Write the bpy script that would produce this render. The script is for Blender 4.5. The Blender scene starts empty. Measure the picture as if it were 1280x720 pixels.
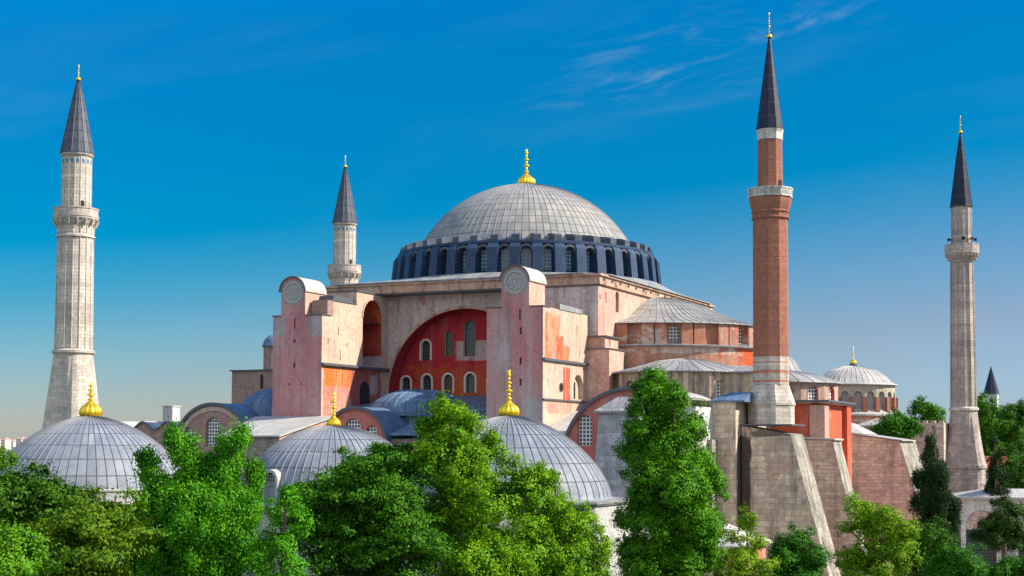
import bpy, math, random
import numpy as np
from mathutils import Vector, Matrix
from mathutils.geometry import tessellate_polygon

S = bpy.context.scene
COL = S.collection
PI = math.pi
R = math.radians

# ------------------------------------------------------------------ camera
cam_d = bpy.data.cameras.new("camera")
cam = bpy.data.objects.new("camera", cam_d)
COL.objects.link(cam)
cam.location = (84.642, -186.296, 19.070)
cam.rotation_euler = (Matrix.Rotation(R(24.967), 4, 'Z') @ Matrix.Rotation(R(92.902), 4, 'X') @ Matrix.Rotation(R(0.193), 4, 'Z')).to_euler()
cam_d.sensor_width = 36
cam_d.lens = 36 * 1852.3 / 1280
cam_d.shift_y = 101.05 / 1280
cam_d.clip_start = 1
cam_d.clip_end = 20000
S.camera = cam

# ------------------------------------------------------------------ sun, sky, exposure
SUN_EL, SUN_AZ = 38, 21            # degrees; azimuth counted from east towards north
sdir = Vector((math.cos(R(SUN_EL)) * math.cos(R(SUN_AZ)),
               math.cos(R(SUN_EL)) * math.sin(R(SUN_AZ)), math.sin(R(SUN_EL))))
sun_d = bpy.data.lights.new("sun", 'SUN')
sun_d.energy = 4.7
sun_d.angle = R(0.5)
sun_d.color = (1.0, 0.90, 0.76)
sun = bpy.data.objects.new("sun", sun_d)
sun.rotation_euler = sdir.to_track_quat('Z', 'Y').to_euler()
sun.location = (100, 0, 150)
COL.objects.link(sun)

W = bpy.data.worlds.new("World")
S.world = W
W.use_nodes = True
wn, wl = W.node_tree.nodes, W.node_tree.links
wn.clear()
wout = wn.new('ShaderNodeOutputWorld')
wbg = wn.new('ShaderNodeBackground')
sky = wn.new('ShaderNodeTexSky')
sky.sky_type = 'NISHITA'
sky.sun_disc = False
sky.sun_elevation = R(SUN_EL)
sky.sun_rotation = R(90 - SUN_AZ)
sky.air_density = 1.0
sky.dust_density = 0.25
sky.ozone_density = 2.0
sky.altitude = 50
hsv = wn.new('ShaderNodeHueSaturation')
hsv.inputs['Hue'].default_value = 0.5
hsv.inputs['Saturation'].default_value = 1.1
hsv.inputs['Value'].default_value = 1.0
# the sky keeps its blue down to the horizon: colour balance by height, zenith brightened above the view as added fill
tc = wn.new('ShaderNodeTexCoord')
sxyz = wn.new('ShaderNodeSeparateXYZ')
wl.new(tc.outputs['Generated'], sxyz.inputs[0])
bal = wn.new('ShaderNodeValToRGB')
STOPS = [(0.0, (0.24, 0.298, 0.435)), (0.045, (0.255, 0.275, 0.345)), (0.085, (0.20, 0.285, 0.36)), (0.133, (0.10, 0.275, 0.363)), (0.21, (0.005, 0.258, 0.40)),
         (0.285, (0.0, 0.285, 0.475)), (0.38, (0.10, 0.50, 0.72)), (0.60, (0.60, 0.85, 1.0))]
be = bal.color_ramp.elements
be[0].position, be[0].color = STOPS[0][0], (*STOPS[0][1], 1)
be[1].position, be[1].color = STOPS[-1][0], (*STOPS[-1][1], 1)
for p_, c_ in STOPS[1:-1]:
    be.new(p_).color = (*c_, 1)
lean = wn.new('ShaderNodeVectorMath'); lean.operation = 'DOT_PRODUCT'      # paler towards the sun's side
wl.new(tc.outputs['Generated'], lean.inputs[0]); lean.inputs[1].default_value = (-0.105, -0.050, 0.985)
wl.new(lean.outputs['Value'], bal.inputs['Fac'])
mul = wn.new('ShaderNodeMix'); mul.data_type = 'RGBA'; mul.blend_type = 'MULTIPLY'
mul.inputs[0].default_value = 1.0
wl.new(sky.outputs[0], mul.inputs[6]); wl.new(bal.outputs['Color'], mul.inputs[7])
wl.new(mul.outputs[2], hsv.inputs['Color'])
def wmath(op, a, b=None, c=None):
    m = wn.new('ShaderNodeMath'); m.operation = op
    for i, x in enumerate((a, b, c)):
        if x is None: continue
        if isinstance(x, (int, float)): m.inputs[i].default_value = x
        else: wl.new(x, m.inputs[i])
    return m.outputs[0]


def wmix(f, a, b):
    m = wn.new('ShaderNodeMix'); m.data_type = 'RGBA'
    wl.new(f, m.inputs[0]); wl.new(a, m.inputs[6]); m.inputs[7].default_value = (*b, 1)
    return m.outputs[2]


def wnoise(vec, scale, detail, rough, dist):
    n_ = wn.new('ShaderNodeTexNoise')
    for k_, v_ in (('Scale', scale), ('Detail', detail), ('Roughness', rough), ('Distortion', dist)): n_.inputs[k_].default_value = v_
    wl.new(vec, n_.inputs['Vector'])
    return n_.outputs['Fac']


def wramp(f, lo, hi, v):
    r_ = wn.new('ShaderNodeMapRange'); r_.interpolation_type = 'SMOOTHSTEP'
    wl.new(f, r_.inputs[0])
    r_.inputs[1].default_value, r_.inputs[2].default_value, r_.inputs[4].default_value = lo, hi, v
    return r_.outputs[0]


# thin cirrus: noise drawn out along a slightly rising band of the northern sky
dx, dy, dz = sxyz.outputs
uu = wmath('ADD', wmath('MULTIPLY', dx, 0.906), wmath('MULTIPLY', dy, 0.423))
vv = wmath('SUBTRACT', dz, wmath('MULTIPLY', uu, 0.16))
cxyz = wn.new('ShaderNodeCombineXYZ')
wl.new(wmath('MULTIPLY', uu, 5.0), cxyz.inputs[0]); wl.new(wmath('MULTIPLY', vv, 26.0), cxyz.inputs[1]); wl.new(dy, cxyz.inputs[2])
wisp = wramp(wnoise(cxyz.outputs[0], 1.7, 10, 0.66, 0.9), 0.47, 0.9, 0.42)
du = wmath('DIVIDE', wmath('SUBTRACT', uu, 0.125), 0.14)
dv = wmath('DIVIDE', wmath('SUBTRACT', vv, 0.236), 0.038)
band = wramp(wmath('ADD', wmath('MULTIPLY', du, du), wmath('MULTIPLY', dv, dv)), 1.0, 0.0, 1.0)
veil = wramp(wnoise(cxyz.outputs[0], 0.9, 6, 0.55, 0.3), 0.5, 0.9, 0.035)
cl = wmath('MULTIPLY', wmath('MAXIMUM', wmath('MULTIPLY', wisp, band), veil), wramp(dy, -0.2, 0.1, 1.0))
skyc = wmix(cl, hsv.outputs['Color'], (2.3, 2.6, 2.9))
# added fill: bright cloud-like noise in the southern sky, unseen behind the camera
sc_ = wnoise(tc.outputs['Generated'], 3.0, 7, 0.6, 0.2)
south_fill = wmath('MULTIPLY', wramp(sc_, 0.36, 0.62, 0.92), wramp(wmath('MULTIPLY', dy, -1.0), 0.05, 0.45, 1.0))
skyc = wmix(south_fill, skyc, (5.3, 5.3, 5.4))
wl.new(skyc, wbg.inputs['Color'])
wbg.inputs['Strength'].default_value = 0.15
wl.new(wbg.outputs[0], wout.inputs[0])

S.view_settings.view_transform = 'Standard'
S.view_settings.look = 'None'
S.view_settings.exposure = 0.90
S.view_settings.gamma = 1.0
S.render.engine = 'CYCLES'
S.cycles.max_bounces = 6
S.cycles.diffuse_bounces = 3

# ------------------------------------------------------------------ mesh helpers
class MB:
    """collects faces of one mesh"""
    def __init__(self):
        self.v, self.f, self.m, self.uv, self.s = [], [], [], [], []

    def add(self, verts, faces, m=0, uvs=None, smooth=False):
        b = len(self.v)
        self.v += [tuple(p) for p in verts]
        for i, f in enumerate(faces):
            self.f.append(tuple(b + k for k in f))
            self.m.append(m)
            self.s.append(smooth)
            self.uv.append(uvs[i] if uvs else None)
        return self

    def box(self, x0, y0, z0, x1, y1, z1, m=0, skip=''):
        v = [(x0, y0, z0), (x1, y0, z0), (x1, y1, z0), (x0, y1, z0),
             (x0, y0, z1), (x1, y0, z1), (x1, y1, z1), (x0, y1, z1)]
        f = {'b': (0, 3, 2, 1), 't': (4, 5, 6, 7), 's': (0, 1, 5, 4),
             'e': (1, 2, 6, 5), 'n': (2, 3, 7, 6), 'w': (3, 0, 4, 7)}
        return self.add(v, [q for k, q in f.items() if k not in skip], m)

    def loft(self, loops, m=0, cap0=True, cap1=True, smooth=False):
        n = len(loops[0])
        v = [p for l in loops for p in l]
        f = []
        for i in range(len(loops) - 1):
            for j in range(n):
                k = (j + 1) % n
                f.append((i * n + j, i * n + k, (i + 1) * n + k, (i + 1) * n + j))
        self.add(v, f, m, smooth=smooth)
        if cap0: self.add(loops[0][::-1], [tuple(range(n))], m)
        if cap1: self.add(loops[-1], [tuple(range(n))], m)
        return self

    def prism(self, fn, poly, c0, c1, m=0):
        """poly in a plane (fn(a,b,c)), from depth c0 (back) to c1 (front)"""
        return self.loft([[fn(a, b, c0) for a, b in poly], [fn(a, b, c1) for a, b in poly]], m)

    def plate(self, fn, outer, holes=(), depth=0.4, m=0, mrev=None, mback=None):
        """flat front with real openings, their reveals and (optionally) a back"""
        loops = [outer] + list(holes)
        pts = [p for l in loops for p in l]
        tri = tessellate_polygon([[Vector((a, b, 0)) for a, b in l] for l in loops])
        fs = []
        for t in tri:
            (ax, ay), (bx_, by), (cx, cy) = [pts[i] for i in t]
            if (bx_ - ax) * (cy - ay) - (by - ay) * (cx - ax) < 0: t = t[::-1]
            fs.append(tuple(t))
        self.add([fn(a, b, 0) for a, b in pts], fs, m)
        for h in holes:
            n = len(h)
            v = [fn(a, b, 0) for a, b in h] + [fn(a, b, -depth) for a, b in h]
            self.add(v, [(j, n + j, n + (j + 1) % n, (j + 1) % n) for j in range(n)],
                     m if mrev is None else mrev)
            if mback is not None:
                self.add([fn(a, b, -depth) for a, b in h], [tuple(range(n))], mback)
        return self

    def lathe(self, prof, n=48, c=(0, 0), a0=0.0, a1=2 * PI, m=0, smooth=True, rot=0.0,
              uvn=None, rowh=1.0, flute=None):
        """prof: (r, z) from bottom to top; uvn = panels round the circle for the uv map"""
        full = abs(a1 - a0 - 2 * PI) < 1e-6
        v, f, uv = [], [], []
        L = [0.0]
        for (r0, z0), (r1, z1) in zip(prof, prof[1:]): L.append(L[-1] + math.hypot(r1 - r0, z1 - z0))
        cols = n if full else n + 1
        for j in range(cols):
            a = a0 + (a1 - a0) * j / n + rot
            k = 1.0 if flute is None else 1 + flute[1] * abs(math.sin(flute[0] * a / 2)) - flute[1] / 2
            for r, z in prof: v.append((c[0] + r * k * math.cos(a), c[1] + r * k * math.sin(a), z))
        np_ = len(prof)
        U = (uvn or n) / n * ((a1 - a0) / (2 * PI) if not full else 1)
        for j in range(n):
            j2 = (j + 1) % cols
            for i in range(np_ - 1):
                q = (j * np_ + i, j2 * np_ + i, j2 * np_ + i + 1, j * np_ + i + 1)
                f.append(q)
                uv.append(((j * U, L[i] / rowh), ((j + 1) * U, L[i] / rowh),
                           ((j + 1) * U, L[i + 1] / rowh), (j * U, L[i + 1] / rowh)))
        if uvn is None: uv = None
        return self.add(v, f, m, uv, smooth)

    def ribs(self, prof, n, c=(0, 0), w=0.07, h=0.07, a0=0.0, a1=2 * PI, m=0):
        """raised standing seams along a lathe profile"""
        for j in range(n if abs(a1 - a0 - 2 * PI) < 1e-6 else n + 1):
            a = a0 + (a1 - a0) * j / n
            ca, sa = math.cos(a), math.sin(a)
            v, f = [], []
            for i, (r, z) in enumerate(prof):
                p, q = prof[max(0, i - 1)], prof[min(len(prof) - 1, i + 1)]
                dr, dz = q[0] - p[0], q[1] - p[1]
                l = math.hypot(dr, dz) or 1
                nr, nz_ = dz / l, -dr / l
                ww = min(w, max(0.012, r * 2 * PI / n * 0.3))
                for s in (-1, 1):
                    v.append((c[0] + r * ca - s * sa * ww / 2, c[1] + r * sa + s * ca * ww / 2, z))
                rr, zz = r + nr * h, z + nz_ * h
                v.append((c[0] + rr * ca, c[1] + rr * sa, zz))
                if i:
                    b = 3 * (i - 1)
                    f += [(b, b + 3, b + 5, b + 2), (b + 1, b + 2, b + 5, b + 4)]
            self.add(v, f, m)
        return self

    def tube(self, pts, rad, n=7, m=0):
        """tapered tube through points"""
        rings = []
        for i, p in enumerate(pts):
            p = Vector(p)
            d = Vector(pts[min(i + 1, len(pts) - 1)]) - Vector(pts[max(i - 1, 0)])
            d = d.normalized() if d.length else Vector((0, 0, 1))
            x = d.orthogonal().normalized()
            y = d.cross(x)
            rings.append([p + (x * math.cos(2 * PI * k / n) + y * math.sin(2 * PI * k / n)) * rad[i] for k in range(n)])
        return self.loft(rings, m, smooth=True)

    def build(self, name, mats, parent=None, loc=None):
        me = bpy.data.meshes.new(name)
        me.from_pydata(self.v, [], self.f)
        if not isinstance(mats, (list, tuple)): mats = [mats]
        for x in mats: me.materials.append(x)
        me.polygons.foreach_set('material_index', self.m)
        me.polygons.foreach_set('use_smooth', self.s)
        uvl = me.uv_layers.new(name='uv').data
        co = self.v
        for p in me.polygons:
            u = self.uv[p.index]
            if u is not None:
                for li, q in zip(p.loop_indices, u): uvl[li].uv = q
            else:
                nx, ny, nz_ = p.normal
                h = math.hypot(nx, ny)
                if h < 0.35:
                    for li, vi in zip(p.loop_indices, p.vertices): uvl[li].uv = (co[vi][0], co[vi][1])
                else:
                    tx, ty = -ny / h, nx / h
                    for li, vi in zip(p.loop_indices, p.vertices):
                        uvl[li].uv = (co[vi][0] * tx + co[vi][1] * ty, co[vi][2] / h)
        me.update()
        o = bpy.data.objects.new(name, me)
        COL.objects.link(o)
        if parent: o.parent = parent
        if loc: o.location = loc
        return o


def tag(o, label=None, cat=None, group=None, kind=None):
    if label: o['label'] = label
    if cat: o['category'] = cat
    if group: o['group'] = group
    if kind: o['kind'] = kind
    return o


def thing(name, loc, label, cat, group=None, rz=0):
    o = bpy.data.objects.new(name, None)
    o.empty_display_size = 1
    o.location = loc
    o.rotation_euler = (0, 0, rz)
    COL.objects.link(o)
    return tag(o, label, cat, group)


def plane(o, n):
    """plane through o with outward horizontal normal n: fn(along, height, out)"""
    N = Vector((n[0], n[1], 0)).normalized()
    U = Vector((0, 0, 1)).cross(N)
    O = Vector((o[0], o[1], 0))
    return lambda a, b, c: tuple(O + U * a + N * c + Vector((0, 0, b)))


def south(y): return lambda a, b, c: (a, y - c, b)
def east(x): return lambda a, b, c: (x + c, a, b)


def arch(cx, z0, w, h, n=10, pointed=False):
    """counter-clockwise round-headed opening"""
    r = w / 2
    zs = z0 + h - (r if not pointed else w * 0.8)
    p = [(cx - r, z0), (cx + r, z0)]
    if pointed:
        for k in range(n + 1):
            t = k / n
            x = r * (1 - t) if t <= 1 else 0
            p.append((cx + r * math.cos(t * PI / 2), zs + w * 0.8 * math.sin(t * PI / 2) ** 0.85))
        for k in range(n - 1, -1, -1):
            t = k / n
            p.append((cx - r * math.cos(t * PI / 2), zs + w * 0.8 * math.sin(t * PI / 2) ** 0.85))
    else:
        for k in range(n + 1):
            a = PI * k / n
            p.append((cx + r * math.cos(a), zs + r * math.sin(a)))
    return p


def rect(a0, b0, a1, b1): return [(a0, b0), (a1, b0), (a1, b1), (a0, b1)]


def window(parent, fn, hole, mats, depth=0.3, cx=None, z0=None, w=None, h=None, t=0.16, proud=0.05, name='window', pointed=False, ring=True):
    """pane at the back of an opening, with a surround on the wall face (pane 0, surround 1)"""
    mb = MB()
    n = len(hole)
    mb.add([fn(a, b, -depth + 0.02) for a, b in hole], [tuple(range(n))], 0,
           [[(a - cx, b - z0) for a, b in hole]] if cx is not None else None)
    if ring and cx is not None:
        out = arch(cx, z0, w + 2 * t, h + t, n=(n - 3) if not pointed else (n - 3) // 2, pointed=pointed)
        v = []
        for a, b in hole: v += [fn(a, b, proud)]
        for a, b in out: v += [fn(a, b, proud)]
        for a, b in out: v += [fn(a, b, 0)]
        for a, b in hole: v += [fn(a, b, -0.02)]
        f = []
        for j in range(1, n):
            k = (j + 1) % n
            f += [(j, n + j, n + k, k), (n + j, 2 * n + j, 2 * n + k, n + k), (3 * n + j, j, k, 3 * n + k)]
        mb.add(v, f, 1)
    return mb.build(name, mats, parent)

# ------------------------------------------------------------------ materials
class NT:
    def __init__(self, name):
        self.mat = bpy.data.materials.new(name)
        self.mat.use_nodes = True
        self.n, self.l = self.mat.node_tree.nodes, self.mat.node_tree.links
        self.b = self.n['Principled BSDF']
        self.tc = self.n.new('ShaderNodeTexCoord')

    def noise(self, scale, detail=6, rough=0.6, stretch=(1, 1, 1), dist=0.0, off=(0, 0, 0)):
        m = self.n.new('ShaderNodeMapping')
        m.inputs['Scale'].default_value = stretch
        m.inputs['Location'].default_value = off
        self.l.new(self.tc.outputs['Object'], m.inputs['Vector'])
        t = self.n.new('ShaderNodeTexNoise')
        t.inputs['Scale'].default_value = scale
        t.inputs['Detail'].default_value = detail
        t.inputs['Roughness'].default_value = rough
        t.inputs['Distortion'].default_value = dist
        self.l.new(m.outputs[0], t.inputs['Vector'])
        return t.outputs['Fac']

    def ramp(self, fac, lo, hi, c0=(0, 0, 0), c1=(1, 1, 1)):
        r = self.n.new('ShaderNodeValToRGB')
        e = r.color_ramp.elements
        e[0].position, e[1].position = lo, hi
        e[0].color, e[1].color = (*c0, 1), (*c1, 1)
        self.l.new(fac, r.inputs['Fac'])
        return r.outputs['Color']

    def mix(self, fac, a, b, blend='MIX'):
        m = self.n.new('ShaderNodeMix')
        m.data_type = 'RGBA'
        m.blend_type = blend
        for i, x in ((0, fac), (6, a), (7, b)):
            if isinstance(x, (int, float)): m.inputs[i].default_value = x
            elif isinstance(x, tuple): m.inputs[i].default_value = (*x, 1)
            else: self.l.new(x, m.inputs[i])
        return m.outputs[2]

    def math(self, op, a, b=None):
        m = self.n.new('ShaderNodeMath')
        m.operation = op
        for i, x in ((0, a), (1, b)):
            if x is None: continue
            if isinstance(x, (int, float)): m.inputs[i].default_value = x
            else: self.l.new(x, m.inputs[i])
        return m.outputs[0]

    def brick(self, w, h, mortar=0.02, offset=0.5, c1=(1, 1, 1), c2=(0.7, 0.7, 0.7), cm=(0, 0, 0), smooth=0.1, rough=0.0):
        t = self.n.new('ShaderNodeTexBrick')
        t.offset = offset
        t.inputs['Scale'].default_value = 1
        t.inputs['Brick Width'].default_value = w
        t.inputs['Row Height'].default_value = h
        t.inputs['Mortar Size'].default_value = mortar
        t.inputs['Mortar Smooth'].default_value = smooth
        t.inputs['Color1'].default_value = (*c1, 1)
        t.inputs['Color2'].default_value = (*c2, 1)
        t.inputs['Mortar'].default_value = (*cm, 1)
        if rough:                      # hand-laid courses: joints wander a little, lengths vary
            t.squash, t.squash_frequency = 0.72, 3
            nv = self.n.new('ShaderNodeTexNoise')
            nv.inputs['Scale'].default_value = 1.3
            nv.inputs['Detail'].default_value = 4
            self.l.new(self.tc.outputs['Object'], nv.inputs['Vector'])
            sc_ = self.n.new('ShaderNodeVectorMath'); sc_.operation = 'MULTIPLY_ADD'
            self.l.new(nv.outputs['Color'], sc_.inputs[0])
            sc_.inputs[1].default_value = (rough * 2, rough, 0)
            self.l.new(self.tc.outputs['UV'], sc_.inputs[2])
            self.l.new(sc_.outputs[0], t.inputs['Vector'])
        else:
            self.l.new(self.tc.outputs['UV'], t.inputs['Vector'])
        return t

    def patch(self, c, h, rag=0.35, soft=0.12, scale=0.6):
        """0..1 mask of a ragged box-shaped patch of paint, wear or painted-in light (object space)"""
        sx = self.n.new('ShaderNodeSeparateXYZ')
        self.l.new(self.tc.outputs['Object'], sx.inputs[0])
        d = None
        for i in range(3):
            if h[i] is None: continue
            e = self.math('DIVIDE', self.math('ABSOLUTE', self.math('SUBTRACT', sx.outputs[i], c[i])), h[i])
            d = e if d is None else self.math('MAXIMUM', d, e)
        nz_ = self.noise(scale, 5, 0.65, off=(c[0], c[1], c[2]))
        d = self.math('ADD', d, self.math('MULTIPLY', self.math('SUBTRACT', nz_, 0.5), rag * 2))
        return self.ramp(d, 1 - soft, 1 + soft, (1, 1, 1), (0, 0, 0))

    def done(self, col, rough=0.85, bump=None, bs=0.2, metal=0.0, spec=None, dist=0.05):
        if isinstance(col, tuple): self.b.inputs['Base Color'].default_value = (*col, 1)
        else: self.l.new(col, self.b.inputs['Base Color'])
        if isinstance(rough, (int, float)): self.b.inputs['Roughness'].default_value = rough
        else: self.l.new(rough, self.b.inputs['Roughness'])
        self.b.inputs['Metallic'].default_value = metal
        if spec is not None: self.b.inputs['Specular IOR Level'].default_value = spec
        if bump is not None:
            bp = self.n.new('ShaderNodeBump')
            bp.inputs['Strength'].default_value = bs
            bp.inputs['Distance'].default_value = dist
            self.l.new(bump, bp.inputs['Height'])
            self.l.new(bp.outputs[0], self.b.inputs['Normal'])
        return self.mat


def plaster(name, c1, c2, blots=(), patches=(), scale=0.25, streak=0.25, mott=0.22):
    t = NT(name)
    col = t.mix(t.ramp(t.noise(scale, 8, 0.66, dist=0.5), 0.42, 0.58), c1, c2)
    for c, ce, h, rag, *so in patches:
        f = t.patch(ce, h, rag, so[0] if so else 0.12)
        c_ = t.mix(t.ramp(t.noise(0.9, 7, 0.7, (1, 1, 0.5), 0.4), 0.38, 0.66), c, (c[0] * 0.86, c[1] * 0.72 + 0.02, c[2] * 0.8 + 0.02))
        col = t.mix(f, col, c_)
    for i, (c, sc, lo, hi, st) in enumerate(blots):
        col = t.mix(t.ramp(t.noise(sc, 8, 0.7, (1, 1, st), 0.6, (i * 13.7, i * 5.1, 3)), lo, hi), col, c)
    if streak:
        s = t.noise(1.1, 6, 0.72, (1, 1, 0.06))
        col = t.mix(t.ramp(s, 0.47, 0.72, (0, 0, 0), (min(1, streak * 2.4),) * 3), col, (0.16, 0.12, 0.11))
        s2 = t.noise(0.7, 6, 0.72, (1, 1, 0.10), 0, (7, 3, 1))
        col = t.mix(t.ramp(s2, 0.52, 0.72, (0, 0, 0), (min(1, streak * 1.6),) * 3), col, (0.62, 0.56, 0.50))
    f = t.noise(2.2, 9, 0.75)
    col = t.mix(1.0, col, t.ramp(f, 0.28, 0.72, (1 - mott * 1.7,) * 3, (1 + mott,) * 3), 'MULTIPLY')
    return t.done(col, 0.92, t.noise(4, 8, 0.75), 0.4, spec=0.15)


def masonry(name, c1, c2, cm, w, h, mortar=0.03, blots=(), patches=(), rough=0.9, var=0.6, bs=0.4, streak=0.3):
    t = NT(name)
    b = t.brick(w, h, mortar, 0.43, (1, 1, 1), (var, var, var), (1, 1, 1), rough=h * 0.32)
    col = t.mix(t.ramp(t.noise(0.35, 8, 0.7, dist=0.4), 0.42, 0.58), c1, c2)
    col = t.mix(1.0, col, b.outputs['Color'], 'MULTIPLY')
    for i, (c, sc, lo, hi, st) in enumerate(blots):
        col = t.mix(t.ramp(t.noise(sc, 7, 0.68, (1, 1, st), 0.4, (i * 11.3, i * 7.7, 1)), lo, hi), col, c)
    col = t.mix(b.outputs['Fac'], col, cm)
    for c, ce, hh, rag in patches:
        col = t.mix(t.patch(ce, hh, rag), col, c)
    if streak:
        s = t.noise(0.9, 5, 0.7, (1, 1, 0.08))
        col = t.mix(t.ramp(s, 0.48, 0.8, (0, 0, 0), (streak * 2,) * 3), col, (0.10, 0.09, 0.08))
    col = t.mix(1.0, col, t.ramp(t.noise(2.8, 9, 0.75), 0.28, 0.72, (0.66,) * 3, (1.22,) * 3), 'MULTIPLY')
    hgt = t.math('SUBTRACT', t.math('MULTIPLY', t.noise(6, 6, 0.7), 0.5), b.outputs['Fac'])
    return t.done(col, rough, hgt, bs, spec=0.2)


def lead(name, c1, c2, w=1.0, h=1.0, seam=0.02, cs=(0.05, 0.055, 0.06), rough=0.5, offset=0.0, var=0.72, spec=0.4):
    t = NT(name)
    b = t.brick(w, h, seam, offset, (1, 1, 1), (var, var, var * 1.02), (1, 1, 1), 0.2)
    b.inputs['Bias'].default_value = -0.25
    col = t.mix(t.ramp(t.noise(0.35, 8, 0.7, dist=0.6), 0.40, 0.60), c1, c2)
    col = t.mix(1.0, col, b.outputs['Color'], 'MULTIPLY')
    s = t.noise(1.6, 6, 0.7, (1, 1, 0.35))
    col = t.mix(t.ramp(s, 0.5, 0.85, (0, 0, 0), (0.45,) * 3), col, (c1[0] * 0.45, c1[1] * 0.45, c1[2] * 0.47))
    col = t.mix(b.outputs['Fac'], col, cs)
    col = t.mix(1.0, col, t.ramp(t.noise(4, 8, 0.7), 0.2, 0.8, (0.8,) * 3, (1.14,) * 3), 'MULTIPLY')
    hgt = t.math('ADD', t.math('MULTIPLY', t.noise(2.2, 5, 0.6), 0.7), t.math('MULTIPLY', b.outputs['Fac'], 0.6))
    rg = t.math('ADD', t.math('MULTIPLY', t.noise(1.3, 5), 0.3), rough - 0.15)
    return t.done(col, rg, hgt, 0.22, spec=spec)


def lattice(name, bar, pane, w, h, mortar):
    t = NT(name)
    b = t.brick(w, h, mortar, 0.0, pane, (pane[0] * 0.6, pane[1] * 0.6, pane[2] * 0.6), bar, 0.0)
    rg = t.math('ADD', t.math('MULTIPLY', b.outputs['Fac'], 0.6), 0.15)
    return t.done(b.outputs['Color'], rg, b.outputs['Fac'], 0.5, spec=0.5)


def plain(name, c, rough=0.8, metal=0.0, var=0.15, sc=3.0):
    t = NT(name)
    col = t.mix(1.0, c, t.ramp(t.noise(sc, 6, 0.7), 0.25, 0.75, (1 - var,) * 3, (1 + var,) * 3), 'MULTIPLY')
    return t.done(col, rough, t.noise(8, 5), 0.12, metal)


M = {}
M['lead_dome'] = lead('lead_dome', (0.37, 0.345, 0.30), (0.27, 0.265, 0.25), 1, 1, 0.042, (0.10, 0.10, 0.105), 0.6, 0.0, 0.74, 0.22)
M['lead_tomb'] = lead('lead_tomb', (0.275, 0.292, 0.32), (0.19, 0.215, 0.255), 1, 1, 0.035, (0.085, 0.09, 0.10), 0.58, 0.0, 0.72, 0.22)
M['lead_seam'] = plain('lead_seam', (0.13, 0.135, 0.145), 0.6)
M['lead_roof'] = lead('lead_roof', (0.34, 0.33, 0.31), (0.25, 0.25, 0.255), 0.8, 2.6, 0.04, (0.10, 0.105, 0.115), 0.55, 0.5, 0.68, 0.25)
M['lead_blue'] = lead('lead_blue', (0.145, 0.215, 0.31), (0.085, 0.145, 0.24), 0.8, 2.6, 0.04, (0.04, 0.06, 0.10), 0.5, 0.5, 0.7, 0.25)
M['lead_pale'] = lead('lead_pale', (0.50, 0.47, 0.42), (0.39, 0.38, 0.36), 0.9, 3.0, 0.03, (0.22, 0.22, 0.22), 0.6, 0.5, 0.8, 0.25)
M['lead_drum'] = lead('lead_drum', (0.038, 0.072, 0.135), (0.022, 0.046, 0.098), 0.7, 1.2, 0.02, (0.015, 0.022, 0.04), 0.55, 0.5, 0.7, 0.25)
M['lead_cap'] = lead('lead_cap', (0.115, 0.13, 0.16), (0.07, 0.085, 0.115), 0.7, 1.2, 0.02, (0.04, 0.045, 0.055), 0.55, 0.5, 0.7, 0.25)
M['lead_spire'] = lead('lead_spire', (0.105, 0.115, 0.145), (0.07, 0.08, 0.11), 1, 1, 0.05, (0.03, 0.035, 0.045), 0.5, 0.5, 0.7, 0.25)
M['lead_spire_dark'] = lead('lead_spire_dark', (0.012, 0.017, 0.042), (0.008, 0.012, 0.030), 1, 1, 0.04, (0.035, 0.04, 0.06), 0.5, 0.5, 0.8, 0.25)
M['lead_trim'] = plain('lead_trim', (0.085, 0.092, 0.105), 0.5)
M['gold'] = plain('gold', (0.92, 0.58, 0.03), 0.34, 0.75, 0.08)
M['dark'] = plain('dark_opening', (0.018, 0.017, 0.018), 0.9)
ROSE, GREYP = (0.52, 0.215, 0.205), (0.48, 0.295, 0.275)
M['tower_front'] = plaster('tower_plaster', ROSE, GREYP,
    [((0.53, 0.20, 0.21), 0.2, 0.50, 0.70, 0.5), ((0.50, 0.40, 0.37), 0.28, 0.57, 0.78, 0.35), ((0.25, 0.17, 0.165), 1.2, 0.60, 0.76, 0.2)],
    [((0.40, 0.37, 0.35), (-17.0, -35, 33.2), (0.9, 2, 1.3), 0.2, 0.3), ((0.40, 0.37, 0.35), (-12.0, -35, 33.2), (1.1, 2, 1.4), 0.2, 0.3),
     ((0.51, 0.20, 0.21), (-14.6, -35, 33.0), (1.9, 2, 2.8), 0.3, 0.5), ((0.52, 0.42, 0.39), (13.2, -35, 30.2), (1.4, 2, 3.8), 0.4, 0.7), ((0.40, 0.37, 0.35), (16.9, -35, 22.8), (1.4, 2, 1.5), 0.3, 0.3)], scale=0.14, streak=0.24, mott=0.16)
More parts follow.
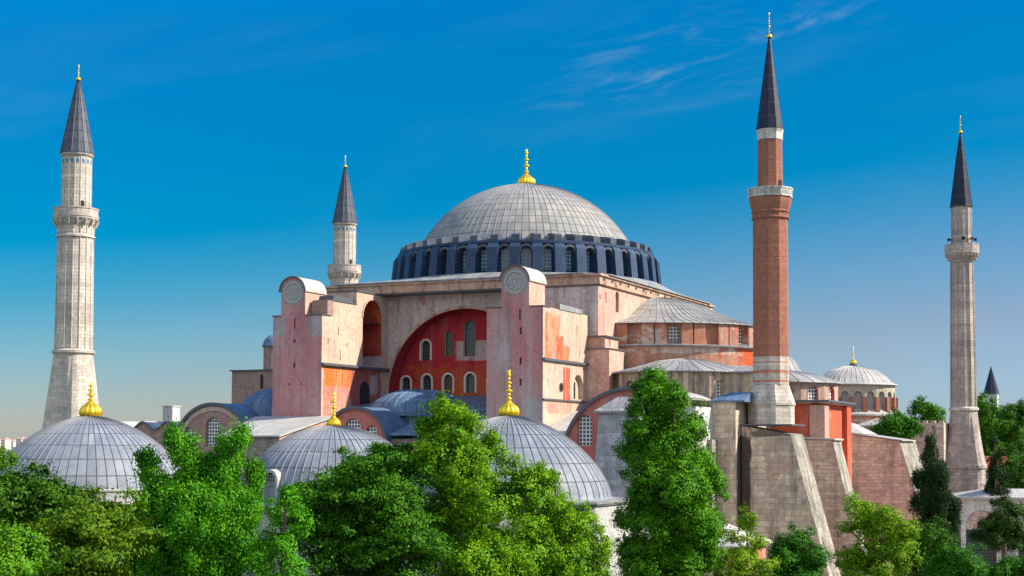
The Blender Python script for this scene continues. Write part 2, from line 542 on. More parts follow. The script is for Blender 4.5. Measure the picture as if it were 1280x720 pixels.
M['wing_east'] = plaster('wing_plaster', (0.56, 0.44, 0.33), (0.50, 0.36, 0.27),
    [((0.60, 0.36, 0.25), 0.3, 0.55, 0.63, 0.5), ((0.36, 0.31, 0.27), 0.9, 0.58, 0.70, 0.22)],
    [((0.64, 0.17, 0.06), (18, -33.3, 31.3), (5, 1.2, 2.7), 0.35), ((0.62, 0.26, 0.13), (18, -32.0, 31.4), (5, 1.9, 2.6), 0.5), ((0.64, 0.13, 0.04), (18, -30.2, 30.0), (5, 1.1, 1.5), 0.35), ((0.64, 0.19, 0.07), (18, -28.3, 29.5), (5, 0.9, 0.9), 0.4),
     ((0.64, 0.085, 0.035), (18, -28.2, 25.7), (5, 1.1, 2.3), 0.2), ((0.56, 0.30, 0.22), (18, -30, 23.2), (5, 3.6, 0.7), 0.5),
     ((0.56, 0.20, 0.13), (-11, -31.6, 25.2), (5, 3.2, 3.4), 0.2), ((0.64, 0.16, 0.02), (-11, -31.3, 27.2), (5, 3.4, 1.3), 0.55), ((0.40, 0.10, 0.075), (-11, -24.6, 26.0), (5, 4.0, 2.6), 0.25),
     ((0.45, 0.38, 0.34), (-11, -22.6, 26.6), (5, 1.0, 1.2), 0.5)], streak=0.14)
M['niche_red'] = plaster('niche_plaster', (0.44, 0.07, 0.035), (0.32, 0.045, 0.03),
    [((0.56, 0.20, 0.05), 0.5, 0.56, 0.66, 0.5)], [((0.46, 0.42, 0.39), (-13, -24.6, 31.0), (5, 0.9, 4.4), 0.5), ((0.42, 0.38, 0.35), (-13, -22.6, 29.4), (5, 3.0, 0.9), 0.6)], streak=0.1)
M['main_south'] = plaster('main_plaster', (0.56, 0.49, 0.46), (0.50, 0.39, 0.37),
    [((0.42, 0.20, 0.20), 0.5, 0.57, 0.63, 0.4), ((0.62, 0.56, 0.52), 0.35, 0.54, 0.62, 0.6), ((0.50, 0.30, 0.12), 0.7, 0.62, 0.70, 0.6)], scale=0.2, streak=0.25)
M['main_east'] = plaster('east_plaster', (0.60, 0.37, 0.28), (0.55, 0.31, 0.24),
    [((0.62, 0.44, 0.35), 0.3, 0.54, 0.62, 0.6), ((0.30, 0.19, 0.15), 0.9, 0.62, 0.74, 0.3)], streak=0.14)
M['tymp'] = plaster('tympanum_plaster', (0.43, 0.032, 0.036), (0.36, 0.026, 0.038),
    [((0.30, 0.022, 0.03), 0.4, 0.55, 0.64, 0.7)],
    [((0.47, 0.060, 0.022), (-1, -16.5, 26.6), (8.0, 6, 2.6), 0.7), ((0.50, 0.095, 0.022), (1, -16.5, 26.4), (4.5, 6, 1.5), 0.7), ((0.46, 0.37, 0.31), (0.9, -16.5, 31.0), (3.5, 6, 1.35), 0.12)], streak=0.08)  # low orange patches put the bounced-light glow into the colour
M['cornice'] = plaster('cornice_plaster', (0.55, 0.38, 0.27), (0.47, 0.30, 0.22), [((0.26, 0.12, 0.095), 0.6, 0.53, 0.62, 0.4)], streak=0.2)
M['tier'] = plaster('tier_plaster', (0.50, 0.20, 0.115), (0.46, 0.24, 0.16),
    [((0.60, 0.46, 0.35), 0.24, 0.56, 0.585, 1.6), ((0.20, 0.11, 0.08), 0.6, 0.57, 0.68, 0.4), ((0.52, 0.12, 0.085), 0.4, 0.55, 0.63, 0.8)],
    [((0.66, 0.11, 0.025), (34.5, -4, 29.9), (2.4, 5, 1.1), 0.5), ((0.62, 0.48, 0.36), (28, -13, 30.6), (4, 5, 0.45), 1.0)], streak=0.28)
M['exedra'] = plaster('exedra_plaster', (0.52, 0.42, 0.29), (0.42, 0.32, 0.23), [((0.16, 0.12, 0.10), 0.7, 0.50, 0.62, 0.1)], streak=0.55)
M['apse'] = plaster('apse_plaster', (0.50, 0.33, 0.24), (0.44, 0.28, 0.21), [((0.28, 0.19, 0.14), 0.9, 0.56, 0.68, 0.3)], streak=0.25)
M['orange'] = plaster('orange_plaster', (0.58, 0.11, 0.045), (0.50, 0.095, 0.05), [((0.46, 0.22, 0.16), 0.4, 0.55, 0.63, 0.5)], streak=0.2)
M['pier_pale'] = plaster('pale_pier_plaster', (0.52, 0.33, 0.26), (0.46, 0.28, 0.23), streak=0.2)
M['gable'] = plaster('gable_plaster', (0.54, 0.175, 0.14), (0.48, 0.15, 0.12), [((0.40, 0.25, 0.21), 0.8, 0.58, 0.68, 0.5)], streak=0.12)
M['drum_stucco'] = plaster('drum_stucco', (0.46, 0.42, 0.32), (0.40, 0.37, 0.29), streak=0.2)
M['stucco'] = plaster('stucco_grey', (0.37, 0.36, 0.34), (0.33, 0.325, 0.305), streak=0.1)
M['white_wall'] = plaster('white_wall', (0.62, 0.60, 0.55), (0.52, 0.51, 0.48), [((0.34, 0.35, 0.35), 0.8, 0.58, 0.75, 0.2)], streak=0.3)
M['marble'] = masonry('tomb_marble', (0.50, 0.48, 0.43), (0.41, 0.405, 0.38), (0.40, 0.40, 0.39), 1.4, 0.6, 0.012, var=0.86, bs=0.15, streak=0.22)
M['trim_stone'] = plain('trim_stone', (0.62, 0.54, 0.46), 0.85)
M['pale_trim'] = plain('pale_trim', (0.60, 0.50, 0.43), 0.85)
M['min_stone'] = masonry('minaret_stone', (0.68, 0.59, 0.48), (0.54, 0.48, 0.41), (0.33, 0.29, 0.26), 1.1, 0.45, 0.02, [((0.26, 0.23, 0.21), 0.8, 0.58, 0.76, 0.3)], var=0.72, streak=0.25)
M['min_stone_worn'] = masonry('worn_minaret_stone', (0.54, 0.45, 0.38), (0.42, 0.35, 0.32), (0.24, 0.21, 0.19), 1.0, 0.42, 0.02, [((0.22, 0.18, 0.17), 0.7, 0.56, 0.74, 0.3)], var=0.66, streak=0.35)
M['min_brick'] = masonry('minaret_brick', (0.42, 0.13, 0.07), (0.35, 0.10, 0.06), (0.36, 0.21, 0.15), 0.42, 0.16, 0.022, [((0.22, 0.09, 0.06), 1.0, 0.58, 0.75, 0.25)], var=0.6, streak=0.2)
M['min_band'] = masonry('banded_stone', (0.58, 0.50, 0.41), (0.48, 0.41, 0.35), (0.32, 0.27, 0.23), 0.9, 0.42, 0.02, (),
    [((0.46, 0.17, 0.11), (0, 0, 26.9), (None, None, 0.16), 0.15), ((0.46, 0.17, 0.11), (0, 0, 25.9), (None, None, 0.12), 0.15), ((0.46, 0.17, 0.11), (0, 0, 27.9), (None, None, 0.06), 0.15)], var=0.75)
M['ashlar'] = masonry('ashlar', (0.77, 0.62, 0.46), (0.63, 0.50, 0.37), (0.37, 0.30, 0.23), 1.5, 0.62, 0.03,
    [((0.13, 0.10, 0.09), 0.6, 0.59, 0.70, 0.35), ((0.50, 0.33, 0.25), 0.5, 0.55, 0.63, 0.8)], [((0.085, 0.06, 0.045), (40.4, -32.6, 14.5), (0.75, 1.2, 6.2), 0.45), ((0.16, 0.12, 0.09), (44.2, -32.6, 20.4), (3.0, 1.2, 0.5), 0.8)], var=0.66, streak=0.45)
M['ashlar_slope'] = masonry('buttress_cap_stone', (0.42, 0.385, 0.31), (0.31, 0.285, 0.23), (0.20, 0.18, 0.15), 1.3, 1.1, 0.02,
    [((0.15, 0.135, 0.105), 0.7, 0.50, 0.62, 0.35), ((0.52, 0.47, 0.38), 0.9, 0.57, 0.66, 0.6)], var=0.7, streak=0.4)
M['ashlar_red'] = masonry('red_ashlar', (0.76, 0.57, 0.46), (0.66, 0.45, 0.37), (0.42, 0.31, 0.25), 1.0, 0.42, 0.03,
    [((0.52, 0.42, 0.33), 0.5, 0.58, 0.74, 0.7), ((0.18, 0.11, 0.10), 0.7, 0.62, 0.78, 0.5)], var=0.66, streak=0.3)
M['rough_brick'] = masonry('rough_brick', (0.47, 0.25, 0.19), (0.39, 0.20, 0.16), (0.40, 0.32, 0.28), 0.5, 0.2, 0.03, [((0.22, 0.13, 0.11), 0.8, 0.56, 0.74, 0.6)], var=0.6)
M['rubble'] = masonry('rubble', (0.46, 0.41, 0.34), (0.36, 0.31, 0.26), (0.22, 0.18, 0.15), 0.55, 0.27, 0.04, [((0.20, 0.13, 0.10), 1.2, 0.5, 0.6, 2.2)], var=0.55)
M['grey_block'] = masonry('grey_blocks', (0.46, 0.46, 0.46), (0.36, 0.37, 0.38), (0.25, 0.25, 0.26), 1.3, 0.6, 0.02, [((0.20, 0.20, 0.21), 0.9, 0.56, 0.7, 0.6)], var=0.7)
M['tile_red'] = masonry('red_tiles', (0.55, 0.16, 0.07), (0.45, 0.12, 0.06), (0.2, 0.06, 0.04), 0.35, 0.4, 0.04, var=0.7)
M['glass_lat'] = lattice('lattice_glass', (0.42, 0.40, 0.37), (0.03, 0.04, 0.055), 0.36, 0.42, 0.035)
M['glass_drum'] = lattice('drum_glass', (0.34, 0.42, 0.48), (0.03, 0.10, 0.20), 0.42, 0.5, 0.06)
M['glass_white'] = lattice('white_lattice_glass', (0.72, 0.70, 0.67), (0.03, 0.045, 0.06), 0.40, 0.42, 0.06)
M['glass_dark'] = lattice('dark_glass', (0.10, 0.10, 0.10), (0.022, 0.028, 0.036), 0.34, 0.4, 0.03)
M['brick_fill'] = M['rough_brick']

# ------------------------------------------------------------------ ground, hills
gm = NT('grass_ground')
gcol = gm.mix(gm.ramp(gm.noise(0.12, 8, 0.7), 0.35, 0.65), (0.045, 0.075, 0.02), (0.07, 0.09, 0.035))
M['grass'] = gm.done(gcol, 0.95, gm.noise(3, 6), 0.5)
g = MB().lathe([(9000, -0.02), (1200, 0), (300, 0), (0.01, 0)], 64, smooth=False)
g.f = [tuple(reversed(f)) if False else f for f in g.f]
tag(g.build('ground', M['grass']), kind='structure')
pv = MB().box(-70, -62, 0.004, 75, 90, 0.012)
tag(pv.build('pavement', plain('paving', (0.30, 0.28, 0.25), 0.9)), kind='structure')

hm = NT('hill_cover')
M['hill'] = hm.done(hm.mix(hm.ramp(hm.noise(0.02, 8, 0.7), 0.4, 0.6), (0.08, 0.13, 0.06), (0.16, 0.19, 0.13)), 0.95)
rng = random.Random(4)
hb = MB()
nx_ = 60
hx = [-3200 + 3400 * i / nx_ for i in range(nx_ + 1)]
rows = []
for k, (yy, zz) in enumerate(((900, -1), (1150, 9), (1400, 16), (1750, 21), (2100, 24), (2600, -1))):
    rows.append([(x, yy - 0.2 * x, zz + (3.0 * math.sin(x / 210 + k) + 2 * math.sin(x / 95 + 2 * k)) * (1 if 0 < k < 5 else 0)) for x in hx])
n1 = nx_ + 1
hb.add([p for r in rows for p in r], [(r * n1 + i, r * n1 + i + 1, (r + 1) * n1 + i + 1, (r + 1) * n1 + i) for r in range(5) for i in range(nx_)], smooth=True)
tag(hb.build('hills', M['hill']), kind='structure')


# ------------------------------------------------------------------ gilded finial (alem)
def finial_mb(H, Rb, ridges=14, crescent=True):
    """gadrooned bulb, a stem of beads and a small crescent; H total height, Rb bulb radius"""
    mb = MB()
    hb_ = Rb * 1.25
    bulb = [(Rb * 0.84, 0), (Rb * 0.97, Rb * 0.2), (Rb, Rb * 0.45), (Rb * 0.94, Rb * 0.7), (Rb * 0.76, Rb * 0.95), (Rb * 0.52, Rb * 1.15), (Rb * 0.30, Rb * 1.34), (Rb * 0.17, Rb * 1.5)]
    mb.lathe(bulb, max(ridges, 8) * 6, flute=(ridges, 0.13) if ridges else None)
    stem = [(Rb * 0.17, Rb * 1.5)]
    z, top = Rb * 1.5, H * 0.90
    sizes = (0.32, 0.17, 0.40, 0.17, 0.30, 0.14, 0.22)
    step = (top - z) / len(sizes)
    for i, s in enumerate(sizes):
        zc = z + step * (i + 0.5)
        w = Rb * 0.12 * (1 - i / 10)
        stem += [(w, zc - step * 0.45), (Rb * s * 0.8, zc - step * 0.2), (Rb * s, zc), (Rb * s * 0.8, zc + step * 0.2), (w, zc + step * 0.45)]
    stem += [(Rb * 0.08, top), (0.01, top + H * 0.03)]
    mb.lathe(stem, 16)
    if crescent:
        rc = H * 0.036
        zc = top + rc * 1.1
        pts = [(0.3 * math.cos(a) * rc, math.cos(a) * rc * 0.9, zc + math.sin(a) * rc) for a in [R(-60 + 300 * k / 14 - 180 + 30) for k in range(15)]]
        mb.tube(pts, [rc * 0.14 + rc * 0.30 * math.sin(PI * k / 14) for k in range(15)], 6)
    return mb


# ================================================================== THE DOMED BASILICA
bas = thing('domed_basilica', (0, 0, 0), 'great pink domed basilica with wide grey lead main dome and two buttress towers', 'mosque')


def bp(mb, name, mats, parent=bas, label=None):
    o = mb.build(name, mats, parent)
    if label: o['label'] = label
    return o


# --- main cube
mb = MB()
mb.box(-19.2, -15.6, 0, 19.19, 23.5, 38.3, skip='e')
for s in (-1, 1):
    mb.box(min(s * 11.06, s * 19.2), -20.7 if s < 0 else -21.3, 0, max(s * 11.06, s * 19.19), -15.6, 38.3, skip='n')
bp(mb, 'main_block', [M['main_south']])
mb = MB()
niche = arch(-14.95, 35.4, 1.15, 2.6, 8)
mb.plate(east(19.2), [(-21.3, 0), (23.5, 0), (23.5, 38.3), (-21.3, 38.3)], [niche], 0.35, 0, 0, 1)
for a, b, w, h in ((-22.0 + 1.1, 36.6, 0.45, 0.5), (-18.9, 36.3, 0.22, 1.3)):
    mb.box(19.2, a, b, 19.26, a + w, b + h, 1)
bp(mb, 'east_wall', [M['main_east'], M['gable']])
# cornice and lead roof up to the drum
mb = MB()
mb.box(-19.5, -21.6, 38.3, 19.5, 23.8, 39.3)
mb.box(-19.75, -21.85, 39.3, 19.75, 24.05, 39.55)
for i in range(16):
    y = -20.5 + i * 2.8
    mb.box(19.5, y, 38.85, 19.62, y + 0.5, 39.05, 1)
mb.box(-19.3, -21.45, 38.12, 19.3, -19.0, 38.3, 1)
bp(mb, 'cornice', [M['cornice'], M['lead_trim']])
mb = MB()
n = 48
sq, ci = [], []
for k in range(n):
    a = 2 * PI * (k + 0.5) / n - PI
    q = max(abs(math.cos(a)), abs(math.sin(a)))
    x, y = 19.95 * math.cos(a) / q, 23.1 * math.sin(a) / q + 1.1
    sq.append((x, y, 39.56)); ci.append((18.7 * math.cos(a), 18.7 * math.sin(a), 40.75))
mb.loft([[(x, y, z + 0.14) for x, y, z in sq], ci], cap0=False, cap1=False)
mb.loft([[(x, y, z) for x, y, z in sq], [(x, y, z + 0.14) for x, y, z in sq]], cap1=False, cap0=False)
bp(mb, 'roof', [M['lead_roof']])

# --- drum: 40 bays of window and buttress pier
ND = 40
drum_wall = MB()
holes = []
chord = 2 * 17.0 * math.tan(PI / ND)
for k in range(ND):
    a = 2 * PI * k / ND - PI / 2 + R(24.5)
    fn = plane((17.0 * math.cos(a), 17.0 * math.sin(a)), (math.cos(a), math.sin(a)))
    h = arch(0, 41.2, 1.3, 2.9, 8)
    drum_wall.plate(fn, rect(-chord / 2, 40.3, chord / 2, 44.6), [h], 0.3, 0, 0)
    holes.append((a, fn, h))
drum_wall.lathe([(17.0, 44.6), (17.75, 44.62), (17.75, 44.95), (15.2, 45.5)], 80, m=0, smooth=False)
drum = bp(drum_wall, 'drum', [M['lead_drum']])
view = math.atan2(-188.6, 86)
for a, fn, h in holes:
    if math.cos(a - view) < 0.05: continue
    w_ = MB()
    w_.add([fn(p, q, -0.27) for p, q in h], [tuple(range(len(h)))], 0, [[(p, q - 41.2) for p, q in h]])
    # lead eyebrow over the opening
    o1 = arch(0, 41.2, 1.42, 2.98, 8)[2:]
    o2 = arch(0, 41.2, 1.95, 3.3, 8)[2:]
    k_ = len(o1)
    w_.add([fn(p, q, 1.0) for p, q in o1] + [fn(p, q, 1.0) for p, q in o2] + [fn(p, q, 0) for p, q in o2] + [fn(p, q, 0) for p, q in o1],
           [t for j in range(k_ - 1) for t in ((j, k_ + j, k_ + j + 1, j + 1), (k_ + j, 2 * k_ + j, 2 * k_ + j + 1, k_ + j + 1), (3 * k_ + j, j, j + 1, 3 * k_ + j + 1))], 1)
    w_.build('window', [M['glass_drum'], M['lead_cap']], drum)
for k in range(ND):
    a = 2 * PI * (k + 0.5) / ND - PI / 2 + R(24.5)
    if math.cos(a - view) < -0.25: continue
    ca, sa = math.cos(a), math.sin(a)
    def P(r, t, z): return (r * ca - t * sa, r * sa + t * ca, z)
    p_ = MB()
    # battered pier with a sloping cap, then the raised block on the parapet behind it
    hw = 0.66
    prof = [(16.7, 40.3), (18.75, 40.3), (18.35, 44.0), (17.9, 44.55), (16.7, 44.75)]
    p_.loft([[P(r, -hw, z) for r, z in prof], [P(r, hw, z) for r, z in prof]])
    prof = [(14.6, 45.2), (17.45, 44.95), (17.45, 45.7), (16.9, 45.95), (14.5, 46.3)]
    p_.loft([[P(r, -0.5, z) for r, z in prof], [P(r, 0.5, z) for r, z in prof]], 1)
    p_.build('drum_pier', [M['lead_drum'], M['lead_cap']], drum)

# --- dome
DR, DC = 16.45, 38.55
prof = []
for k in range(25):
    t = R(25) + (PI / 2 - R(25) - 0.012) * k / 24
    prof.append((DR * math.cos(t), DC + DR * math.sin(t)))
mb = MB()
mb.lathe(prof, 192, uvn=96, rowh=1.3)
mb.ribs(prof, 96, w=0.085, h=0.05, m=1)
dome = bp(mb, 'dome', [M['lead_dome'], M['lead_seam']])
fo = finial_mb(5.4, 1.22, 16)
fo = fo.build('finial', M['gold'], dome, (0, 0, 54.85))

# --- south arch wall and tympanum
mb = MB()
C0, CR = 25.3, 10.9
arc = [(-CR, 0), (CR, 0)] + [(CR * math.cos(PI * k / 40), C0 + CR * math.sin(PI * k / 40)) for k in range(41)]
arc = [(CR * math.cos(PI * k / 40), C0 + CR * math.sin(PI * k / 40)) for k in range(41)]
mb.plate(south(-19.0), [(-11.0, 22), (-CR, 22), *[p for p in reversed(arc)], (CR, 22), (11.0, 22), (11.0, 38.2), (-11.0, 38.2)], [], 2.5, 0)
v = [(a, -19.0, b) for a, b in [(CR, 22)] + arc + [(-CR, 22)]] + [(a, -16.5, b) for a, b in [(CR, 22)] + arc + [(-CR, 22)]]
k_ = len(v) // 2
mb.add(v, [(j, k_ + j, k_ + j + 1, j + 1) for j in range(k_ - 1)], 1)
# thin raised archivolt
arc2 = [((CR + 0.35) * math.cos(PI * k / 40), C0 + (CR + 0.35) * math.sin(PI * k / 40)) for k in range(41)]
va = [(a, -19.12, b) for a, b in arc] + [(a, -19.12, b) for a, b in arc2] + [(a, -19.0, b) for a, b in arc2] + [(a, -19.0, b) for a, b in arc]
mb.add(va, [q for j in range(40) for q in ((j, 41 + j, 42 + j, j + 1), (41 + j, 82 + j, 83 + j, 42 + j), (123 + j, j, j + 1, 124 + j))], 2)
bp(mb, 'arch_wall', [M['main_south'], M['tymp'], M['cornice']])
wins = [(-9.7, 25.5, 1.3, 2.3), (-6.6, 25.6, 1.3, 2.4), (-3.5, 25.6, 1.3, 2.4), (-0.3, 25.6, 1.35, 2.5), (2.9, 25.6, 1.35, 2.5),
        (-6.8, 29.9, 1.3, 2.6), (-3.4, 30.3, 1.3, 3.4), (-0.4, 30.3, 1.75, 4.6), (3.2, 30.3, 1.3, 3.4), (6.0, 29.9, 1.3, 2.6)]
mb = MB()
hs = [arch(*w_, 8) for w_ in wins]
mb.plate(south(-16.5), [(-11, 22), (11, 22)] + [(11.0 * math.cos(PI * k / 24), C0 + 11.0 * math.sin(PI * k / 24)) for k in range(25)], hs, 0.4, 0, 1)
ty = bp(mb, 'tympanum', [M['tymp'], M['trim_stone']])
for w_, h in zip(wins, hs):
    big = w_[3] > 3
    window(ty, south(-16.5), h, [M['glass_dark'], M['trim_stone'] if not big else M['tymp']], 0.4, *w_, t=0.24, proud=0.07)


# --- the two buttress towers
def slit(a, b, h=1.0, w=0.22): return rect(a - w / 2, b, a + w / 2, b + h)


def lead_strip(mb, x0, y0, z0, x1, y1, z1, m=0): mb.box(x0, y0, z0, x1, y1, z1, m)


def tower_common(x0, tx, front_slits, label):
    """x0..x0+7 wide, front at y=-35; tx = west edge of the turret (3.5 wide)"""
    x1 = x0 + 7
    tw = bp(MB().box(x0, -34.99, 0, x1 - 0.01, -19.0, 34.5, skip='se'), 'buttress_tower', [M['tower_front']], label=label)
    tr = 1.72
    tcx = tx + tr
    half = [(tcx + tr * math.cos(PI * k / 16), 37.5 + tr * math.sin(PI * k / 16)) for k in range(17)]
    outline = [(x0, 0), (x1, 0), (x1, 34.5), (tx + 2 * tr, 34.5), *half, (tx, 34.5), (x0, 34.5)]
    m = MB().plate(south(-35.0), outline, front_slits, 0.5, 0, 0, 1)
    m.build('front_wall', [M['tower_front'], M['dark']], tw)
    m = MB()
    prof = [(tx + 2 * tr, 34.5), *half, (tx, 34.5)]
    L = [[(a, -34.995, b) for a, b in prof], [(a, -30.6, b) for a, b in prof]]
    m.loft(L[::-1], 0, cap0=True, cap1=False)
    m.build('turret', [M['main_east']], tw)
    m = MB()
    o1 = [(tcx + (tr + 0.02) * math.cos(PI * k / 16), 37.5 + (tr + 0.02) * math.sin(PI * k / 16)) for k in range(17)]
    o2 = [(tcx + (tr + 0.16) * math.cos(PI * k / 16), 37.42 + (tr + 0.16) * math.sin(PI * k / 16)) for k in range(17)]
    ring = o1 + o2[::-1]
    m.loft([[(a, -30.4, b) for a, b in ring], [(a, -35.2, b) for a, b in ring]], 0, smooth=False)
    o3 = [(tcx + (tr + 0.20) * math.cos(PI * k / 16), 37.42 + (tr + 0.20) * math.sin(PI * k / 16)) for k in range(17)]
    ring = o1 + o3[::-1]
    m.loft([[(a, -35.2, b) for a, b in ring], [(a, -35.34, b) for a, b in ring]], 1)
    m.build('turret_roof', [M['lead_pale'], M['lead_trim']], tw)
    # round stucco medallion with a petalled rosette
    m = MB()
    def disc(r0, r1, zf, mat, cx=tcx, cz=37.35, nn=32):
        v = []
        for k in range(nn):
            c_, s_ = math.cos(2 * PI * k / nn), math.sin(2 * PI * k / nn)
            v += [(cx + r1 * c_, -35.0 - zf, cz + r1 * s_), (cx + r0 * c_, -35.0 - zf, cz + r0 * s_), (cx + r1 * c_, -34.99, cz + r1 * s_), (cx + r0 * c_, -34.99, cz + r0 * s_)]
        f = []
        for k in range(nn):
            a_, b_ = 4 * k, 4 * ((k + 1) % nn)
            f += [(a_, b_, b_ + 1, a_ + 1), (a_, a_ + 2, b_ + 2, b_), (a_ + 1, b_ + 1, b_ + 3, a_ + 3)]
        m.add(v, f, mat)
    disc(0.001, 1.55, 0.03, 0)
    disc(1.12, 1.32, 0.12, 1)
    disc(0.001, 0.2, 0.12, 1, nn=12)
    for k in range(8):
        disc(0.10, 0.27, 0.10, 1, tcx + 0.62 * math.cos(k * PI / 4), 37.35 + 0.62 * math.sin(k * PI / 4), 12)
    m.build('rosette', [M['stucco'], plain('rosette_relief', (0.385, 0.375, 0.35), 0.9)], tw)
    m = MB()
    m.box(x0 - 0.12, -35.12, 34.5, tx - 0.02, -19.2, 34.62)
    m.box(tx + 2 * tr + 0.02, -35.12, 34.5, x1 + 0.12, -33.2, 34.62)
    m.build('lead_coping', [M['lead_trim']], tw)
    return tw


# east tower (right)
sl = [slit(15.15, 33.0, 1.25, 0.2), slit(15.25, 31.4, 0.8, 0.26), slit(15.25, 28.0, 0.8, 0.26), slit(15.25, 25.6, 0.8, 0.26)]
tE = tower_common(11.0, 12.85, sl, 'pink buttress tower with peeling orange paint on its right wall')
mb = MB()
hs = [slit(-32.2, 32.2, 1.1, 0.16), slit(-30.6, 29.3, 0.9, 0.14), slit(-27.4, 29.3, 0.9, 0.14), slit(-25.0, 31.8, 1.2, 0.16), slit(-33.7, 30.6, 0.7, 0.14),
      slit(-24.3, 29.2, 0.9, 0.14), slit(-33.6, 25.6, 0.8, 0.14), arch(-24.6, 24.35, 3.0, 2.9, 8)]
mb.plate(east(18.0), rect(-35, 0, -21.3, 34.5), hs, 0.55, 0, 0, 0)
mb.box(17.4, -25.3, 24.36, 17.5, -24.3, 26.4, 1)
mb.build('side_wall', [M['wing_east'], M['dark']], tE)
mb = MB()
mb.box(17.9, -35.1, 28.45, 18.3, -21.32, 28.72)
mb.box(17.9, -35.05, 24.0, 18.2, -21.32, 24.18)
mb.build('string_course', [M['lead_trim']], tE)
mb = MB()
mb.loft([[(16.4, -30.4, 34.5), (18.1, -30.4, 34.5), (18.1, -30.4, 35.15), (16.4, -30.4, 35.5)], [(16.4, -23.6, 34.5), (18.1, -23.6, 34.5), (18.1, -23.6, 35.0), (16.4, -23.6, 35.4)]][::-1])
mb.build('stair_roof', [M['lead_roof']], tE)
mb = MB()                                    # small iron wheel on the wall
for r in (0.42, 0.2):
    pts = [(18.12, -29.9 + r * math.cos(2 * PI * k / 14), 25.6 + r * math.sin(2 * PI * k / 14)) for k in range(15)]
    mb.tube(pts, [0.05] * 15, 5)
for k in range(6):
    a = PI * k / 6
    mb.tube([(18.12, -29.9 - 0.55 * math.cos(a), 25.6 - 0.55 * math.sin(a)), (18.12, -29.9 + 0.55 * math.cos(a), 25.6 + 0.55 * math.sin(a))], [0.035] * 2, 4)
mb.build('iron_wheel', [M['dark']], tE)
# stepped pier at the corner right of the tower
mb = MB()
mb.box(18.02, -22.0, 0, 20.9, -17.0, 30.4)
mb.box(18.02, -21.6, 30.4, 20.2, -17.2, 31.9)
mb.box(18.0, -22.15, 30.4, 21.05, -16.9, 30.52, 1)
mb.box(18.0, -21.9, 31.9, 20.5, -17.0, 32.05, 1)
mb.box(20.2, -20.3, 30.9, 20.24, -19.8, 31.7, 2)
bp(mb, 'corner_pier', [M['main_east'], M['lead_trim'], M['gable']])

# west tower (left)
sl = [slit(-14.9, 33.0, 1.25, 0.2), slit(-14.9, 31.2, 0.4, 0.3), slit(-14.9, 28.2, 0.6, 0.3), slit(-15.6, 26.1, 0.25, 0.2), slit(-13.9, 26.1, 0.25, 0.2)]
tW = tower_common(-18.0, -16.85, sl, 'rose and grey buttress tower beside the deep red niche')
mb = MB()
nich = arch(-23.15, 28.9, 4.7, 8.4, 12)
out = [(-35, 0), (-19.0, 0), (-19.0, 38.1), (-27, 38.1), (-27, 36.4), (-33, 36.4), (-33, 34.5), (-35, 34.5)]
hs = [nich, slit(-31.2, 32.3, 1.0, 0.16), slit(-33.6, 31.0, 0.8, 0.14), slit(-30.8, 29.2, 1.3, 0.16), slit(-29.2, 30.9, 0.6, 0.14), arch(-24.8, 24.3, 2.5, 2.6, 6)]
mb.plate(east(-11.0), out, [nich] + hs[1:5], 2.6, 0, 1, 1)
mb.add([(-11 - 0.02, -26.1, 24.0), (-11 + 0.02, -26.1, 24.0)], [], 0)
mb.box(-17.9, -27, 36.38, -11.02, -19.1, 38.1, 0, skip='be')
mb.box(-17.9, -33, 34.5, -11.02, -27, 36.4, 0, skip='be')
mb.build('side_wall', [M['wing_east'], M['niche_red']], tW)
mb = MB()
mb.add([(-10.97, a, b) for a, b in arch(-24.9, 24.0, 2.4, 2.9, 8)], [tuple(range(11))], 0)
mb.build('doorway', [M['dark']], tW)
mb = MB()
o1, o2 = nich[2:], arch(-23.15, 28.9, 5.2, 8.65, 12)[2:]
k_ = len(o1)
mb.add([(-10.9, a, b) for a, b in o1] + [(-10.9, a, b) for a, b in o2] + [(-11, a, b) for a, b in o2] + [(-11, a, b) for a, b in o1],
       [q for j in range(k_ - 1) for q in ((j, k_ + j, k_ + j + 1, j + 1), (k_ + j, 2 * k_ + j, 2 * k_ + j + 1, k_ + j + 1), (3 * k_ + j, j, j + 1, 3 * k_ + j + 1))])
mb.build('niche_rim', [M['cornice']], tW)
mb = MB()
mb.box(-11.1, -35.1, 28.45, -10.6, -19.2, 28.75)
mb.box(-18, -27.15, 38.1, -10.85, -19.05, 38.26)
mb.box(-14.5, -33.1, 36.4, -10.9, -27.02, 36.52)
mb.box(-14.0, -31.8, 36.52, -11.4, -27.02, 37.15)
mb.build('string_course', [M['lead_trim']], tW)
mb = MB()
mb.box(-13.2, -33.9, 34.52, -10.93, -32.6, 36.38)
mb.build('stair_hatch', [M['rough_brick']], tW)

